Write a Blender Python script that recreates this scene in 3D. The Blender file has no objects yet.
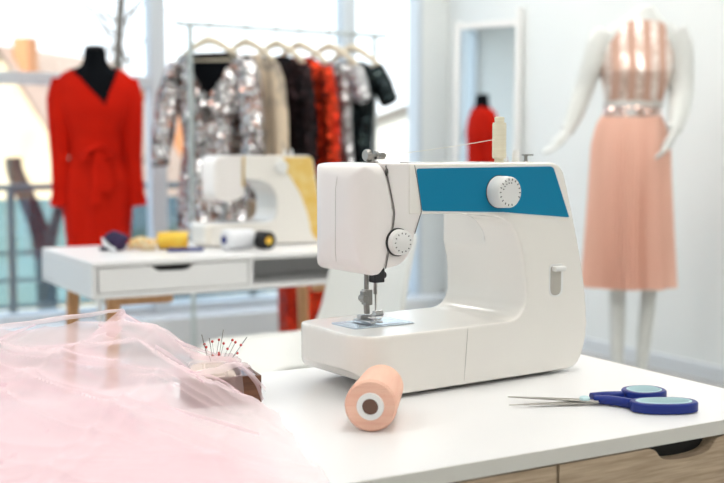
import bpy, bmesh, math, random
from mathutils import Vector, Matrix, noise
random.seed(7)
PI = math.pi
scene = bpy.context.scene
COL = scene.collection
R = math.radians

# ------------------------------------------------------------------ materials
def mat(name, col=(.8, .8, .8), rough=.5, metal=0., spec=.5, coat=0., trans=0., ior=1.45, sheen=0., sub=0.):
    m = bpy.data.materials.new(name); m.use_nodes = True
    b = m.node_tree.nodes['Principled BSDF']
    b.inputs['Base Color'].default_value = (*col, 1)
    b.inputs['Roughness'].default_value = rough
    b.inputs['Metallic'].default_value = metal
    b.inputs['Specular IOR Level'].default_value = spec
    b.inputs['Coat Weight'].default_value = coat
    b.inputs['Coat Roughness'].default_value = .08
    b.inputs['Transmission Weight'].default_value = trans
    b.inputs['IOR'].default_value = ior
    b.inputs['Sheen Weight'].default_value = sheen
    if sub:
        b.inputs['Subsurface Weight'].default_value = sub
        b.inputs['Subsurface Radius'].default_value = (.01, .006, .004)
    return m
def nd(m, t, **kw):
    n = m.node_tree.nodes.new(t)
    for k, v in kw.items(): setattr(n, k, v)
    return n
def lk(m, a, b): m.node_tree.links.new(a, b)
def bsdf(m): return m.node_tree.nodes['Principled BSDF']
def ramp(m, stops, interp='LINEAR'):
    r = nd(m, 'ShaderNodeValToRGB'); cr = r.color_ramp; cr.interpolation = interp
    while len(cr.elements) < len(stops): cr.elements.new(.5)
    for e, (p, c) in zip(cr.elements, stops): e.position = p; e.color = (*c, 1)
    return r
def coords(m, scale=(1, 1, 1)):
    tc = nd(m, 'ShaderNodeTexCoord'); mp = nd(m, 'ShaderNodeMapping'); mp.inputs['Scale'].default_value = scale
    lk(m, tc.outputs['Object'], mp.inputs['Vector']); return mp
def noisy(m, c1, c2, scale=5, sc=(1, 1, 1), detail=4, bump=0., bscale=None):
    mp = coords(m, sc); n = nd(m, 'ShaderNodeTexNoise'); n.inputs['Scale'].default_value = scale; n.inputs['Detail'].default_value = detail
    lk(m, mp.outputs[0], n.inputs['Vector']); r = ramp(m, [(.3, c1), (.7, c2)])
    lk(m, n.outputs['Fac'], r.inputs['Fac']); lk(m, r.outputs['Color'], bsdf(m).inputs['Base Color'])
    if bump:
        n2 = nd(m, 'ShaderNodeTexNoise'); n2.inputs['Scale'].default_value = bscale or scale * 4
        lk(m, mp.outputs[0], n2.inputs['Vector'])
        b = nd(m, 'ShaderNodeBump'); b.inputs['Strength'].default_value = bump; b.inputs['Distance'].default_value = .002
        lk(m, n2.outputs['Fac'], b.inputs['Height']); lk(m, b.outputs['Normal'], bsdf(m).inputs['Normal'])
    return m
def wood(name, c1, c2, sc=(2, 30, 30), rough=.5):
    m = mat(name, c1, rough); return noisy(m, c1, c2, 3, sc, 6, .15, 6)
def sequin(name, stops, scale=70, tilt=.9, rough=.25, metal=.9, sz=(1, 1, 1)):
    m = mat(name, stops[0][1], rough, metal); mp = coords(m, sz)
    v = nd(m, 'ShaderNodeTexVoronoi'); v.inputs['Scale'].default_value = scale; lk(m, mp.outputs[0], v.inputs['Vector'])
    sp = nd(m, 'ShaderNodeSeparateColor'); lk(m, v.outputs['Color'], sp.inputs[0])
    big = nd(m, 'ShaderNodeTexNoise'); big.inputs['Scale'].default_value = 9; big.inputs['Detail'].default_value = 1; lk(m, mp.outputs[0], big.inputs['Vector'])
    ad = nd(m, 'ShaderNodeMath', operation='MULTIPLY_ADD'); lk(m, sp.outputs[0], ad.inputs[0]); ad.inputs[1].default_value = .45
    sb = nd(m, 'ShaderNodeMath', operation='SUBTRACT'); lk(m, big.outputs['Fac'], sb.inputs[0]); sb.inputs[1].default_value = .22
    lk(m, sb.outputs[0], ad.inputs[2])
    r = ramp(m, stops, 'CONSTANT'); lk(m, ad.outputs[0], r.inputs['Fac']); lk(m, r.outputs['Color'], bsdf(m).inputs['Base Color'])
    g = nd(m, 'ShaderNodeNewGeometry')
    s1 = nd(m, 'ShaderNodeVectorMath', operation='SUBTRACT'); lk(m, v.outputs['Color'], s1.inputs[0]); s1.inputs[1].default_value = (.5, .5, .5)
    s2 = nd(m, 'ShaderNodeVectorMath', operation='SCALE'); lk(m, s1.outputs[0], s2.inputs[0]); s2.inputs['Scale'].default_value = tilt
    s3 = nd(m, 'ShaderNodeVectorMath', operation='ADD'); lk(m, g.outputs['Normal'], s3.inputs[0]); lk(m, s2.outputs[0], s3.inputs[1])
    s4 = nd(m, 'ShaderNodeVectorMath', operation='NORMALIZE'); lk(m, s3.outputs[0], s4.inputs[0]); lk(m, s4.outputs[0], bsdf(m).inputs['Normal'])
    return m
def sheer(name, col, opacity, edge=.5):
    m = bpy.data.materials.new(name); m.use_nodes = True; nt = m.node_tree; nt.nodes.clear()
    out = nd(m, 'ShaderNodeOutputMaterial'); mix = nd(m, 'ShaderNodeMixShader'); tr = nd(m, 'ShaderNodeBsdfTransparent')
    mix2 = nd(m, 'ShaderNodeMixShader'); d = nd(m, 'ShaderNodeBsdfDiffuse'); t = nd(m, 'ShaderNodeBsdfTranslucent')
    d.inputs[0].default_value = (*col, 1); t.inputs[0].default_value = (*col, 1); mix2.inputs[0].default_value = .5
    lk(m, d.outputs[0], mix2.inputs[1]); lk(m, t.outputs[0], mix2.inputs[2])
    lw = nd(m, 'ShaderNodeLayerWeight'); lw.inputs['Blend'].default_value = .35
    ma = nd(m, 'ShaderNodeMath', operation='MULTIPLY_ADD'); lk(m, lw.outputs['Facing'], ma.inputs[0]); ma.inputs[1].default_value = edge; ma.inputs[2].default_value = opacity
    ma.use_clamp = True
    lk(m, ma.outputs[0], mix.inputs[0]); lk(m, tr.outputs[0], mix.inputs[1]); lk(m, mix2.outputs[0], mix.inputs[2]); lk(m, mix.outputs[0], out.inputs[0])
    return m
def glass(name, tint, refl=.06):
    m = bpy.data.materials.new(name); m.use_nodes = True; nt = m.node_tree; nt.nodes.clear()
    out = nd(m, 'ShaderNodeOutputMaterial'); mix = nd(m, 'ShaderNodeMixShader'); tr = nd(m, 'ShaderNodeBsdfTransparent'); gl = nd(m, 'ShaderNodeBsdfGlossy')
    tr.inputs[0].default_value = (*tint, 1); gl.inputs['Roughness'].default_value = .02; mix.inputs[0].default_value = refl
    lk(m, tr.outputs[0], mix.inputs[1]); lk(m, gl.outputs[0], mix.inputs[2]); lk(m, mix.outputs[0], out.inputs[0]); return m
def emis(name, col, s):
    m = bpy.data.materials.new(name); m.use_nodes = True; nt = m.node_tree; nt.nodes.clear()
    out = nd(m, 'ShaderNodeOutputMaterial'); e = nd(m, 'ShaderNodeEmission'); e.inputs[0].default_value = (*col, 1); e.inputs[1].default_value = s
    lk(m, e.outputs[0], out.inputs[0]); return m

M = {}
M['wall'] = noisy(mat('wall_paint', (.84, .86, .85), .8, spec=.2), (.83, .855, .845), (.85, .87, .86), 3)
M['ceiling'] = mat('ceiling_paint', (.85, .85, .84), .9)
M['floor'] = noisy(mat('floor_boards', (.5, .5, .5), .18), (.52, .51, .48), (.62, .60, .57), 2, (1, 6, 1), 5)
M['baseboard'] = mat('baseboard_paint', (.74, .77, .80), .5)
M['frame'] = mat('window_frame', (.66, .72, .77), .45)
M['ledge'] = mat('window_ledge', (.82, .85, .87), .18)
M['pane'] = glass('window_glass', (.96, .985, 1.))
M['teal_glass'] = glass('tinted_glass', (.44, .63, .76), .08)
M['rail'] = mat('rail_metal', (.10, .13, .15), .5, .3)
M['lamp'] = emis('lamp_panel', (1, .97, .92), 15.5)
M['white_metal'] = mat('white_metal', (.75, .76, .76), .4)
M['rack_metal'] = mat('rack_metal', (.50, .56, .56), .4, .2)
M['desk_white'] = mat('desk_white', (.82, .82, .825), .32)
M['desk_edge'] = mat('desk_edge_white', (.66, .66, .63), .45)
M['desk_edge_shade'] = mat('edge_shade_grey_white', (.66, .65, .61), .5)  # desk white greyed down, shade of the slab edge put into the colour
M['oak'] = wood('oak_front', (.34, .25, .165), (.54, .42, .30), (6, 60, 90))
M['leg_wood'] = wood('leg_wood', (.52, .27, .12), (.63, .36, .18), (20, 20, 2))
M['dark_gap'] = mat('dark_gap', (.02, .02, .02), .8)
M['body'] = mat('machine_plastic', (.87, .84, .79), .22, coat=.35)
M['head'] = mat('head_plastic', (.88, .84, .82), .28, coat=.25)
M['seam'] = mat('seam_dark', (.03, .03, .03), .6)
M['seam_mid'] = mat('seam_grey', (.16, .15, .14), .6)
M['seam_soft'] = mat('seam_soft', (.52, .50, .46), .6)
M['blue'] = mat('teal_blue_panel', (.0, .21, .385), .45, spec=.25)
M['lever'] = mat('lever_plastic', (.50, .47, .42), .25)
M['work_lamp'] = emis('work_lamp_bulb', (.85, .93, 1), 45.)
M['dial'] = mat('dial_white', (.80, .80, .785), .3)
M['tick'] = mat('tick_dark', (.06, .06, .07), .5)
M['chrome'] = mat('chrome', (.48, .48, .48), .22, 1.)
M['steel'] = mat('steel', (.30, .29, .275), .3, 1.)
M['black_plastic'] = mat('black_plastic', (.02, .02, .022), .4)
M['plate'] = noisy(mat('needle_plate', (.45, .52, .58), .25, .9), (.40, .47, .53), (.55, .62, .68), 30)
M['cream_thread'] = noisy(mat('cream_thread', (.74, .69, .54), .8), (.70, .64, .49), (.80, .76, .62), 8, (1, 1, 60), 2, .3, 30)
M['white_thread'] = noisy(mat('white_thread', (.8, .82, .86), .8), (.76, .79, .84), (.86, .87, .9), 8, (1, 1, 60), 2, .3, 30)
M['black_thread'] = mat('black_thread', (.012, .012, .014), .7)
M['peach_thread'] = noisy(mat('peach_thread', (.90, .53, .40), .8, spec=.2), (.86, .48, .36), (.92, .60, .47), 5, (1, 1, 26), 3, .5, 24)
M['yellow_thread'] = noisy(mat('yellow_thread', (.82, .50, .03), .7), (.85, .42, .02), (.85, .60, .08), 20)
M['thread'] = mat('fine_thread', (.8, .78, .7), .7)
M['white_plastic'] = mat('white_plastic', (.84, .84, .83), .35)
M['brown_hole'] = mat('brown_core', (.16, .085, .06), .6)
M['blue_plastic'] = mat('blue_plastic', (.008, .025, .21), .35, spec=.4)
M['teal_grip'] = mat('pale_teal_grip', (.55, .74, .77), .5, spec=.2)
M['blade'] = mat('blade_steel', (.46, .44, .41), .28, 1.)
M['walnut'] = wood('walnut_box', (.075, .028, .012), (.20, .085, .04), (3, 4, 60), .4)
M['cushion'] = noisy(mat('cream_cushion', (.84, .79, .66), .9, sheen=.4), (.80, .75, .62), (.88, .84, .72), 40)
M['grey_cloth'] = noisy(mat('grey_patterned_cloth', (.35, .38, .44), .85), (.20, .23, .30), (.52, .55, .60), 160, detail=1)
M['pin_red'] = mat('pin_head_red', (.50, .035, .03), .3)
M['tulle'] = sheer('pink_tulle', (1., .80, .85), .28, .28)
M['tulle2'] = sheer('pink_tulle_light', (1., .87, .90), .27, .40)
M['chair'] = mat('white_shell', (.78, .79, .77), .4)
M['red'] = noisy(mat('red_crepe', (.60, .014, .004), .9, spec=.1), (.57, .012, .004), (.64, .016, .005), 6)
M['black_cloth'] = mat('black_jersey', (.006, .007, .009), .95, spec=.05)
M['mannequin'] = mat('white_mannequin', (.66, .67, .65), .42)
M['pink'] = noisy(mat('blush_chiffon', (.87, .56, .45), .9, spec=.1), (.84, .53, .42), (.90, .60, .49), 3, (6, 6, .5))
M['gold'] = mat('gold_trim', (.62, .42, .10), .4, .4)
M['yellow_panel'] = noisy(mat('yellow_panel', (.80, .56, .16), .4), (.78, .50, .10), (.82, .62, .24), 25, detail=1)
M['hanger_wood'] = wood('hanger_wood', (.78, .68, .52), (.86, .78, .62), (3, 30, 30))
M['navy'] = noisy(mat('navy_cloth', (.02, .015, .06), .8), (.015, .012, .05), (.06, .03, .09), 30)
M['tape'] = noisy(mat('cream_orange_tape', (.80, .55, .25), .6), (.82, .42, .08), (.88, .74, .42), 60, detail=0)
M['seq_silver'] = sequin('silver_rose_sequins', [(0, (.05, .04, .035)), (.28, (.22, .20, .20)), (.40, (.62, .62, .64)), (.50, (.34, .17, .13)), (.57, (.72, .72, .73)), (.70, (.10, .08, .075)), (.76, (.62, .38, .31)), (.86, (.95, .94, .95))], 75, 1.0)
M['seq_black'] = sequin('black_sequins', [(0, (.010, .009, .010)), (.5, (.022, .012, .013)), (.86, (.20, .18, .18))], 90, 1.0)
M['seq_red'] = sequin('red_sequins', [(0, (.35, .012, .004)), (.3, (.50, .03, .010)), (.6, (.58, .05, .015)), (.87, (.9, .20, .10))], 95, 1.0)
M['seq_grey'] = sequin('grey_sequins', [(0, (.28, .28, .29)), (.4, (.48, .48, .49)), (.7, (.70, .70, .71))], 90, .8)
M['seq_darkgreen'] = sequin('black_green_sequins', [(0, (.010, .014, .016)), (.5, (.02, .03, .032)), (.8, (.12, .16, .15))], 80, .9)
M['seq_hem'] = sequin('pearl_sequins', [(0, (.66, .62, .58)), (.5, (.82, .80, .78))], 110, .4, .4, .3)
M['seq_belt'] = sequin('rose_belt_sequins', [(0, (.62, .42, .36)), (.45, (.85, .70, .65)), (.7, (.95, .9, .88))], 60, .7)
M['beige'] = noisy(mat('beige_lace', (.60, .52, .42), .85, spec=.1), (.34, .29, .24), (.68, .56, .42), 12, (1, 1, .6), 2)
for n_ in M['beige'].node_tree.nodes:
    if n_.type == 'VALTORGB': n_.color_ramp.elements[0].position = .40; n_.color_ramp.elements[1].position = .50
# striped halter top: peach cloth with rows of pale sequins
m = sequin('striped_sequins', [(0, (.55, .40, .33)), (.35, (.74, .60, .53)), (.62, (.9, .84, .80))], 130, .35, .35, .6)
tc = nd(m, 'ShaderNodeTexCoord'); sx = nd(m, 'ShaderNodeSeparateXYZ'); lk(m, tc.outputs['Object'], sx.inputs[0])
mu = nd(m, 'ShaderNodeMath', operation='MULTIPLY'); lk(m, sx.outputs[0], mu.inputs[0]); mu.inputs[1].default_value = 2 * PI / .062
sn = nd(m, 'ShaderNodeMath', operation='SINE'); lk(m, mu.outputs[0], sn.inputs[0])
gt = nd(m, 'ShaderNodeMath', operation='GREATER_THAN'); lk(m, sn.outputs[0], gt.inputs[0]); gt.inputs[1].default_value = .05
df = nd(m, 'ShaderNodeBsdfDiffuse'); df.inputs[0].default_value = (.60, .38, .30, 1); mx = nd(m, 'ShaderNodeMixShader')
lk(m, gt.outputs[0], mx.inputs[0]); lk(m, df.outputs[0], mx.inputs[1]); lk(m, bsdf(m).outputs[0], mx.inputs[2])
lk(m, mx.outputs[0], m.node_tree.nodes['Material Output'].inputs[0]); M['seq_stripe'] = m
M['mirror_frame'] = mat('mirror_frame_white', (.88, .87, .85), .5)
M['mirror'] = mat('mirror_silver', (.93, .96, .97), .01, 1.)
M['house_wall'] = noisy(mat('cream_render', (.78, .62, .42), .9), (.76, .60, .38), (.82, .68, .50), 1)
M['house_wall2'] = mat('pale_render', (.75, .70, .62), .9)
M['roof'] = noisy(mat('tile_roof', (.50, .33, .22), .9), (.60, .42, .32), (.70, .50, .38), 4, (1, 1, 6))
M['roof_pale'] = mat('pale_tile_roof', (.66, .55, .45), .9)
M['brick_orange'] = mat('orange_brick', (.62, .27, .12), .9)
M['dark_window'] = mat('dark_pane', (.25, .28, .32), .2)
M['ground'] = noisy(mat('outside_ground', (.45, .45, .42), .95), (.36, .37, .34), (.52, .50, .46), .6)
M['slab'] = mat('balcony_slab', (.30, .36, .38), .7)
M['bark'] = noisy(mat('bark', (.07, .055, .045), .95), (.05, .04, .035), (.10, .08, .06), 20)

# ------------------------------------------------------------------ mesh helpers
class MB:
    def __init__(s): s.v = []; s.f = []
    def add(s, vs, fs):
        n = len(s.v); s.v += [tuple(p) for p in vs]; s.f += [tuple(i + n for i in f) for f in fs]; return s
    def box(s, a, b):
        (x0, y0, z0), (x1, y1, z1) = a, b
        return s.add([(x0, y0, z0), (x1, y0, z0), (x1, y1, z0), (x0, y1, z0), (x0, y0, z1), (x1, y0, z1), (x1, y1, z1), (x0, y1, z1)],
                     [(0, 3, 2, 1), (4, 5, 6, 7), (0, 1, 5, 4), (1, 2, 6, 5), (2, 3, 7, 6), (3, 0, 4, 7)])
    def tube(s, pts, rad, n=12, cap=True, flat=1., up=None):
        pts = [Vector(p) for p in pts]; rs = rad if isinstance(rad, (list, tuple)) else [rad] * len(pts)
        vs = []; prev = None
        for i, p in enumerate(pts):
            d = (pts[min(i + 1, len(pts) - 1)] - pts[max(i - 1, 0)]).normalized()
            if prev is None:
                a = Vector(up) if up else (Vector((0, 0, 1)) if abs(d.z) < .9 else Vector((1, 0, 0)))
            else: a = prev
            a = (a - d * a.dot(d)).normalized(); prev = a; b = d.cross(a)
            for k in range(n):
                t = 2 * PI * k / n; vs.append(p + a * math.cos(t) * rs[i] + b * math.sin(t) * rs[i] * flat)
        fs = [(i * n + k, i * n + (k + 1) % n, (i + 1) * n + (k + 1) % n, (i + 1) * n + k) for i in range(len(pts) - 1) for k in range(n)]
        if cap: fs += [tuple(range(n))[::-1], tuple((len(pts) - 1) * n + k for k in range(n))]
        return s.add(vs, fs)
    def lathe(s, prof, n=32, org=(0, 0, 0), axis=(0, 0, 1), ring=False):
        ax = Vector(axis).normalized(); q = Vector((0, 0, 1)).rotation_difference(ax); o = Vector(org)
        vs = []
        for r, z in prof:
            for k in range(n):
                t = 2 * PI * k / n; vs.append(o + q @ Vector((r * math.cos(t), r * math.sin(t), z)))
        m_ = len(prof); fs = [(i * n + k, i * n + (k + 1) % n, (i + 1) * n + (k + 1) % n, (i + 1) * n + k) for i in range(m_ - 1) for k in range(n)]
        if ring: fs += [((m_ - 1) * n + k, (m_ - 1) * n + (k + 1) % n, (k + 1) % n, k) for k in range(n)]
        else: fs += [tuple(range(n))[::-1], tuple((m_ - 1) * n + k for k in range(n))]
        return s.add(vs, fs)
    def prism(s, outline, lo, hi, plane='xz'):
        # outline CCW list of 2D points; extruded between lo and hi on the remaining axis
        f = {'xz': lambda p, t: (p[0], t, p[1]), 'xy': lambda p, t: (p[0], p[1], t), 'yz': lambda p, t: (t, p[0], p[1])}[plane]
        n = len(outline); vs = [f(p, lo) for p in outline] + [f(p, hi) for p in outline]
        fs = [tuple(range(n))[::-1], tuple(range(n, 2 * n))] + [(k, (k + 1) % n, n + (k + 1) % n, n + k) for k in range(n)]
        return s.add(vs, fs)
    def ball(s, c, r, n=12, sz=(1, 1, 1)):
        c = Vector(c); vs = []; fs = []
        for i in range(n + 1):
            ph = PI * i / n
            for k in range(2 * n):
                t = PI * k / n; vs.append(c + Vector((r * sz[0] * math.sin(ph) * math.cos(t), r * sz[1] * math.sin(ph) * math.sin(t), r * sz[2] * math.cos(ph))))
        N = 2 * n
        fs = [(i * N + k, (i + 1) * N + k, (i + 1) * N + (k + 1) % N, i * N + (k + 1) % N) for i in range(n) for k in range(N)]
        return s.add(vs, fs)
    def mesh(s, name):
        me = bpy.data.meshes.new(name); me.from_pydata(s.v, [], s.f); bm = bmesh.new(); bm.from_mesh(me)
        bmesh.ops.remove_doubles(bm, verts=bm.verts, dist=1e-6); bmesh.ops.recalc_face_normals(bm, faces=bm.faces); bm.to_mesh(me); bm.free(); return me
    def build(s, name, m, parent=None, bevel=0., smooth=True, seg=3, fix=True):
        me = s.mesh(name) if fix else bpy.data.meshes.new(name)
        if not fix: me.from_pydata(s.v, [], s.f)
        o = bpy.data.objects.new(name, me); COL.objects.link(o); me.materials.append(m)
        if parent: o.parent = parent
        if bevel:
            b = o.modifiers.new('b', 'BEVEL'); b.width = bevel; b.segments = seg; b.limit_method = 'ANGLE'; b.angle_limit = R(35)
        if smooth: sh(me, 40)
        return o
def sh(me, ang=40):
    me.polygons.foreach_set('use_smooth', [True] * len(me.polygons))
    try: me.set_sharp_from_angle(angle=R(ang))
    except Exception: pass
def thing(name, label, cat, loc=(0, 0, 0), rot=(0, 0, 0), group=None):
    o = bpy.data.objects.new(name, None); o.empty_display_size = .05; COL.objects.link(o); o.location = loc
    o.rotation_euler = rot if isinstance(rot, tuple) else (0, 0, rot)
    o['label'] = label; o['category'] = cat
    if group: o['group'] = group
    return o
def tag(o, label, cat, loc=None, rot=None, group=None):
    o['label'] = label; o['category'] = cat
    if group: o['group'] = group
    if loc: o.location = loc
    if rot is not None: o.rotation_euler = rot if isinstance(rot, tuple) else (0, 0, rot)
    return o
def struct(o, loc=None, rot=None):
    o['kind'] = 'structure'
    if loc: o.location = loc
    if rot is not None: o.rotation_euler = (0, 0, rot)
    return o
def fillet(pts, r, seg=6):
    out = []; n = len(pts)
    for i in range(n):
        p = Vector(pts[i][:2]); rr = pts[i][2] if len(pts[i]) > 2 else r
        a = Vector(pts[i - 1][:2]) - p; b = Vector(pts[(i + 1) % n][:2]) - p
        if rr <= 0: out.append(tuple(p)); continue
        l = min(rr, a.length * .48, b.length * .48); a = p + a.normalized() * l; b = p + b.normalized() * l
        for k in range(seg + 1):
            t = k / seg; q = a * (1 - t) ** 2 + p * 2 * t * (1 - t) + b * t * t; out.append((q.x, q.y))
    return out
def curve3(pts, n=6):
    # Catmull-Rom through points
    P = [Vector(p) for p in pts]; out = []
    for i in range(len(P) - 1):
        p0 = P[max(i - 1, 0)]; p1 = P[i]; p2 = P[i + 1]; p3 = P[min(i + 2, len(P) - 1)]
        for k in range(n):
            t = k / n; out.append(.5 * ((2 * p1) + (p2 - p0) * t + (2 * p0 - 5 * p1 + 4 * p2 - p3) * t * t + (3 * p1 - p0 - 3 * p2 + p3) * t ** 3))
    out.append(P[-1]); return out
def solid(mbs, voxel, smooth=4, cuts=(), name='m'):
    """union / intersection of meshes, then voxel remesh and smoothing; returns a mesh"""
    base = bpy.data.objects.new('t', mbs[0][0].mesh('t')); COL.objects.link(base); tmp = [base]
    for mb, op in mbs[1:]:
        t = bpy.data.objects.new('t', mb.mesh('t')); COL.objects.link(t); tmp.append(t)
        md = base.modifiers.new('x', 'BOOLEAN'); md.operation = op; md.object = t; md.solver = 'EXACT'
    md = base.modifiers.new('r', 'REMESH'); md.mode = 'VOXEL'; md.voxel_size = voxel; md.use_smooth_shade = True
    if smooth:
        md = base.modifiers.new('s', 'SMOOTH'); md.iterations = smooth; md.factor = .5
    dg = bpy.context.evaluated_depsgraph_get(); dg.update()
    me = bpy.data.meshes.new_from_object(base.evaluated_get(dg)); me.name = name
    for t in tmp: bpy.data.objects.remove(t)
    me.polygons.foreach_set('use_smooth', [True] * len(me.polygons)); me.materials.clear()
    return me
def place(me, name, m, parent=None):
    o = bpy.data.objects.new(name, me); me.materials.append(m); COL.objects.link(o)
    if parent: o.parent = parent
    return o
def lerp_keys(keys, t):
    for i in range(len(keys) - 1):
        a, b = keys[i], keys[i + 1]
        if (a[0] >= t >= b[0]) or (a[0] <= t <= b[0]):
            f = (t - a[0]) / (b[0] - a[0]) if b[0] != a[0] else 0
            return [x + (y - x) * f for x, y in zip(a[1:], b[1:])]
    return list(keys[-1][1:])
def loft(keys, rows=50, N=96, fold=0., nf=9, fold_pow=1.2, seed=0, cut=None, cap=True, pleat=None, smoothk=3):
    """keys: (z, cx, cy, rx, ry), top to bottom; folds grow downwards"""
    z0, z1 = keys[0][0], keys[-1][0]; data = []
    for i in range(rows + 1):
        z = z0 + (z1 - z0) * i / rows; data.append([z] + lerp_keys(keys, z))
    for _ in range(smoothk):
        data = [data[0]] + [[(data[i - 1][j] + 2 * data[i][j] + data[i + 1][j]) / 4 for j in range(5)] for i in range(1, rows)] + [data[-1]]
    mb = MB(); vs = []
    for i, (z, cx, cy, rx, ry) in enumerate(data):
        g = (i / rows) ** fold_pow
        for k in range(N):
            t = 2 * PI * k / N; c, s_ = math.cos(t), math.sin(t)
            w = 0
            if fold:
                w = fold * g * (math.sin(nf * t + seed + 1.3 * math.sin(2 * t + seed)) + .5 * math.sin((nf * 1.7) // 1 * t + 2 * seed + z * 3))
            if pleat: w += pleat[1] * (.35 + g) * math.sin(pleat[0] * t + .6 * math.sin(5 * t))
            vs.append((cx + (rx + w) * c, cy + (ry + w) * s_, z))
    fs = []
    for i in range(rows):
        for k in range(N):
            q = (i * N + k, i * N + (k + 1) % N, (i + 1) * N + (k + 1) % N, (i + 1) * N + k)
            if cut:
                c = sum((Vector(vs[j]) for j in q), Vector()) / 4
                if cut(c): continue
            fs.append(q)
    if cap: fs.append(tuple(range(N))[::-1])
    return mb.add(vs, fs)

# room axes: U runs to the right along the window wall, V runs away towards it
A = R(30)
def W(u, v, z=0): return (u * math.cos(A) - v * math.sin(A), u * math.sin(A) + v * math.cos(A), z)

# ------------------------------------------------------------------ setting
UW, VW, VL, UL, VB, H = 3.90, 5.75, 5.50, -3.2, -2.6, 2.9
def room_box(name, a, b, m, bevel=0., parent=None, structure=True):
    o = MB().box(a, b).build(name, m, parent, bevel)
    if structure and not parent: struct(o, rot=A)
    return o
room_box('floor', (UL - .1, VB, -.12), (UW + .1, VW + .1, 0), M['floor'])
room_box('ceiling', (UL - .1, VB, H), (UW + .1, VW + .1, H + .12), M['ceiling'])
room_box('wall_right', (UW, VB, 0), (UW + .12, VW + .12, H), M['wall'])
room_box('wall_back', (UL - .12, VB - .12, 0), (UW + .12, VB, H), M['wall'])
room_box('wall_left', (UL - .12, VB, 0), (UL, VW + .12, H), M['wall'])
room_box('wall_window', (UL, VW - .02, 2.72), (UW, VW + .12, H), M['wall'])
room_box('baseboard_right', (UW - .016, VB, 0.0), (UW, VL, .075), M['baseboard'], .004)
room_box('baseboard_right_cap', (UW - .022, VB, .050), (UW - .016, VL, .057), M['baseboard'], .002).name = 'trim_1'
room_box('trim_2', (UL, VL, 0), (UW, VW + .12, .17), M['ledge'], .006)          # low ledge below the glass
posts = [UL + .04, -1.55, -.36, .83, 2.035, 3.215, 3.69]
for i in range(6):
    a, b = posts[i], posts[i + 1]
    w = struct(bpy.data.objects.new('window_%d' % (i + 1), None), rot=A); COL.objects.link(w)
    hw = .043
    MB().box((a - hw, VW - .04, .17), (a + hw, VW + .06, 2.72)).build('window_post', M['frame'], w, .006)
    fr = MB().box((a + hw, VW - .03, .17), (b - hw, VW + .05, .215)).box((a + hw, VW - .03, 2.66), (b - hw, VW + .05, 2.72))
    if i in (1, 3): fr.box((a + hw, VW - .03, 1.395), (b - hw, VW + .05, 1.455))
    fr.build('window_frame', M['frame'], w, .005)
    MB().box((a + hw, VW + .005, .215), (b - hw, VW + .013, 2.66)).build('window_pane', M['pane'], w, 0, False)
room_box('wall_pier', (3.72, VW - .05, 0), (UW, VW + .12, H), M['wall'])
w = MB().box((3.69, VW - .045, .17), (3.72, VW + .06, 2.72)).build('trim_3', M['frame']); struct(w, rot=A)

# unseen panels put in to light the room, one extra for the right wall
for i, (u, v) in enumerate([(-1.2, 1.0), (1.0, 1.0), (2.9, 1.4), (-1.2, 3.4), (1.0, 3.4), (2.7, 3.0), (2.9, 4.6), (0, -1.2), (2.2, -1.2)]):
    t = thing('added_ceiling_light', 'unseen square white ceiling light panel added to light the room', 'ceiling light', W(u, v, H), A, 'added ceiling light panels')
    MB().box((-.32, -.32, -.03), (.32, .32, 0)).build('frame', M['white_metal'], t, .004)
    MB().box((-.29, -.29, -.036), (.29, .29, -.031)).build('diffuser', M['lamp'], t)

# ------------------------------------------------------------------ outside
room_box('ground', (-60, VW + .15, -3.4), (60, 90, -3.2), M['ground'])
bs = room_box('balcony_slab', (-6, VW + .13, -.3), (9, 7.55, -.02), M['slab']); bs.name = 'trim_4'
bal = thing('glass_balustrade', 'teal glass balustrade with dark metal rail outside the window', 'railing', W(0, 7.35, 0), A)
for k in range(8):
    u = -3.56 + 1.72 * k
    MB().box((u - .022, -.03, -.02), (u + .022, .03, .82)).build('rail_post', M['rail'], bal, .004)
    if k < 7: MB().box((u + .03, -.006, .02), (u + 1.69, .006, .74)).build('glass_panel', M['teal_glass'], bal, 0, False)
MB().box((-4, -.035, .80), (9, .035, .84)).build('handrail', M['rail'], bal, .006)
for z in (.38, .2, .03): MB().box((-4, -.012, z), (9, .012, z + .02)).build('rail_bar', M['rail'], bal)

def house(name, label, x, y, rz, w, d, wall_h, ridge, m_wall, m_roof, chimney=None, wins=()):
    t = thing(name, label, 'house', (x, y, -3.2), rz)
    MB().prism([(-w / 2, 0), (w / 2, 0), (w / 2, wall_h), (0, ridge), (-w / 2, wall_h)], 0, d).build('wall', m_wall, t)
    ov = .35; sl = (ridge - wall_h) / (w / 2)
    rf = MB()
    for s in (-1, 1):
        o = [(0, ridge + .02), (s * (w / 2 + ov), wall_h - sl * ov + .02), (s * (w / 2 + ov), wall_h - sl * ov + .2), (0, ridge + .22)]
        rf.prism(o, -.15, d + .3)
    rf.build('roof', m_roof, t)
    if chimney:
        cx, cy, ch = chimney
        MB().box((cx - .24, cy - .24, wall_h), (cx + .24, cy + .24, ch)).build('chimney', M['brick_orange'], t, .03)
    for (cx, z, ww, hh) in wins:
        f = MB().box((cx - ww / 2, -.06, z), (cx + ww / 2, .02, z + hh)).build('window', M['white_plastic'], t)
        MB().box((cx - ww / 2 + .08, -.08, z + .08), (cx + ww / 2 - .08, -.05, z + hh - .08)).build('pane', M['dark_window'], f)
    return t
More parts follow.
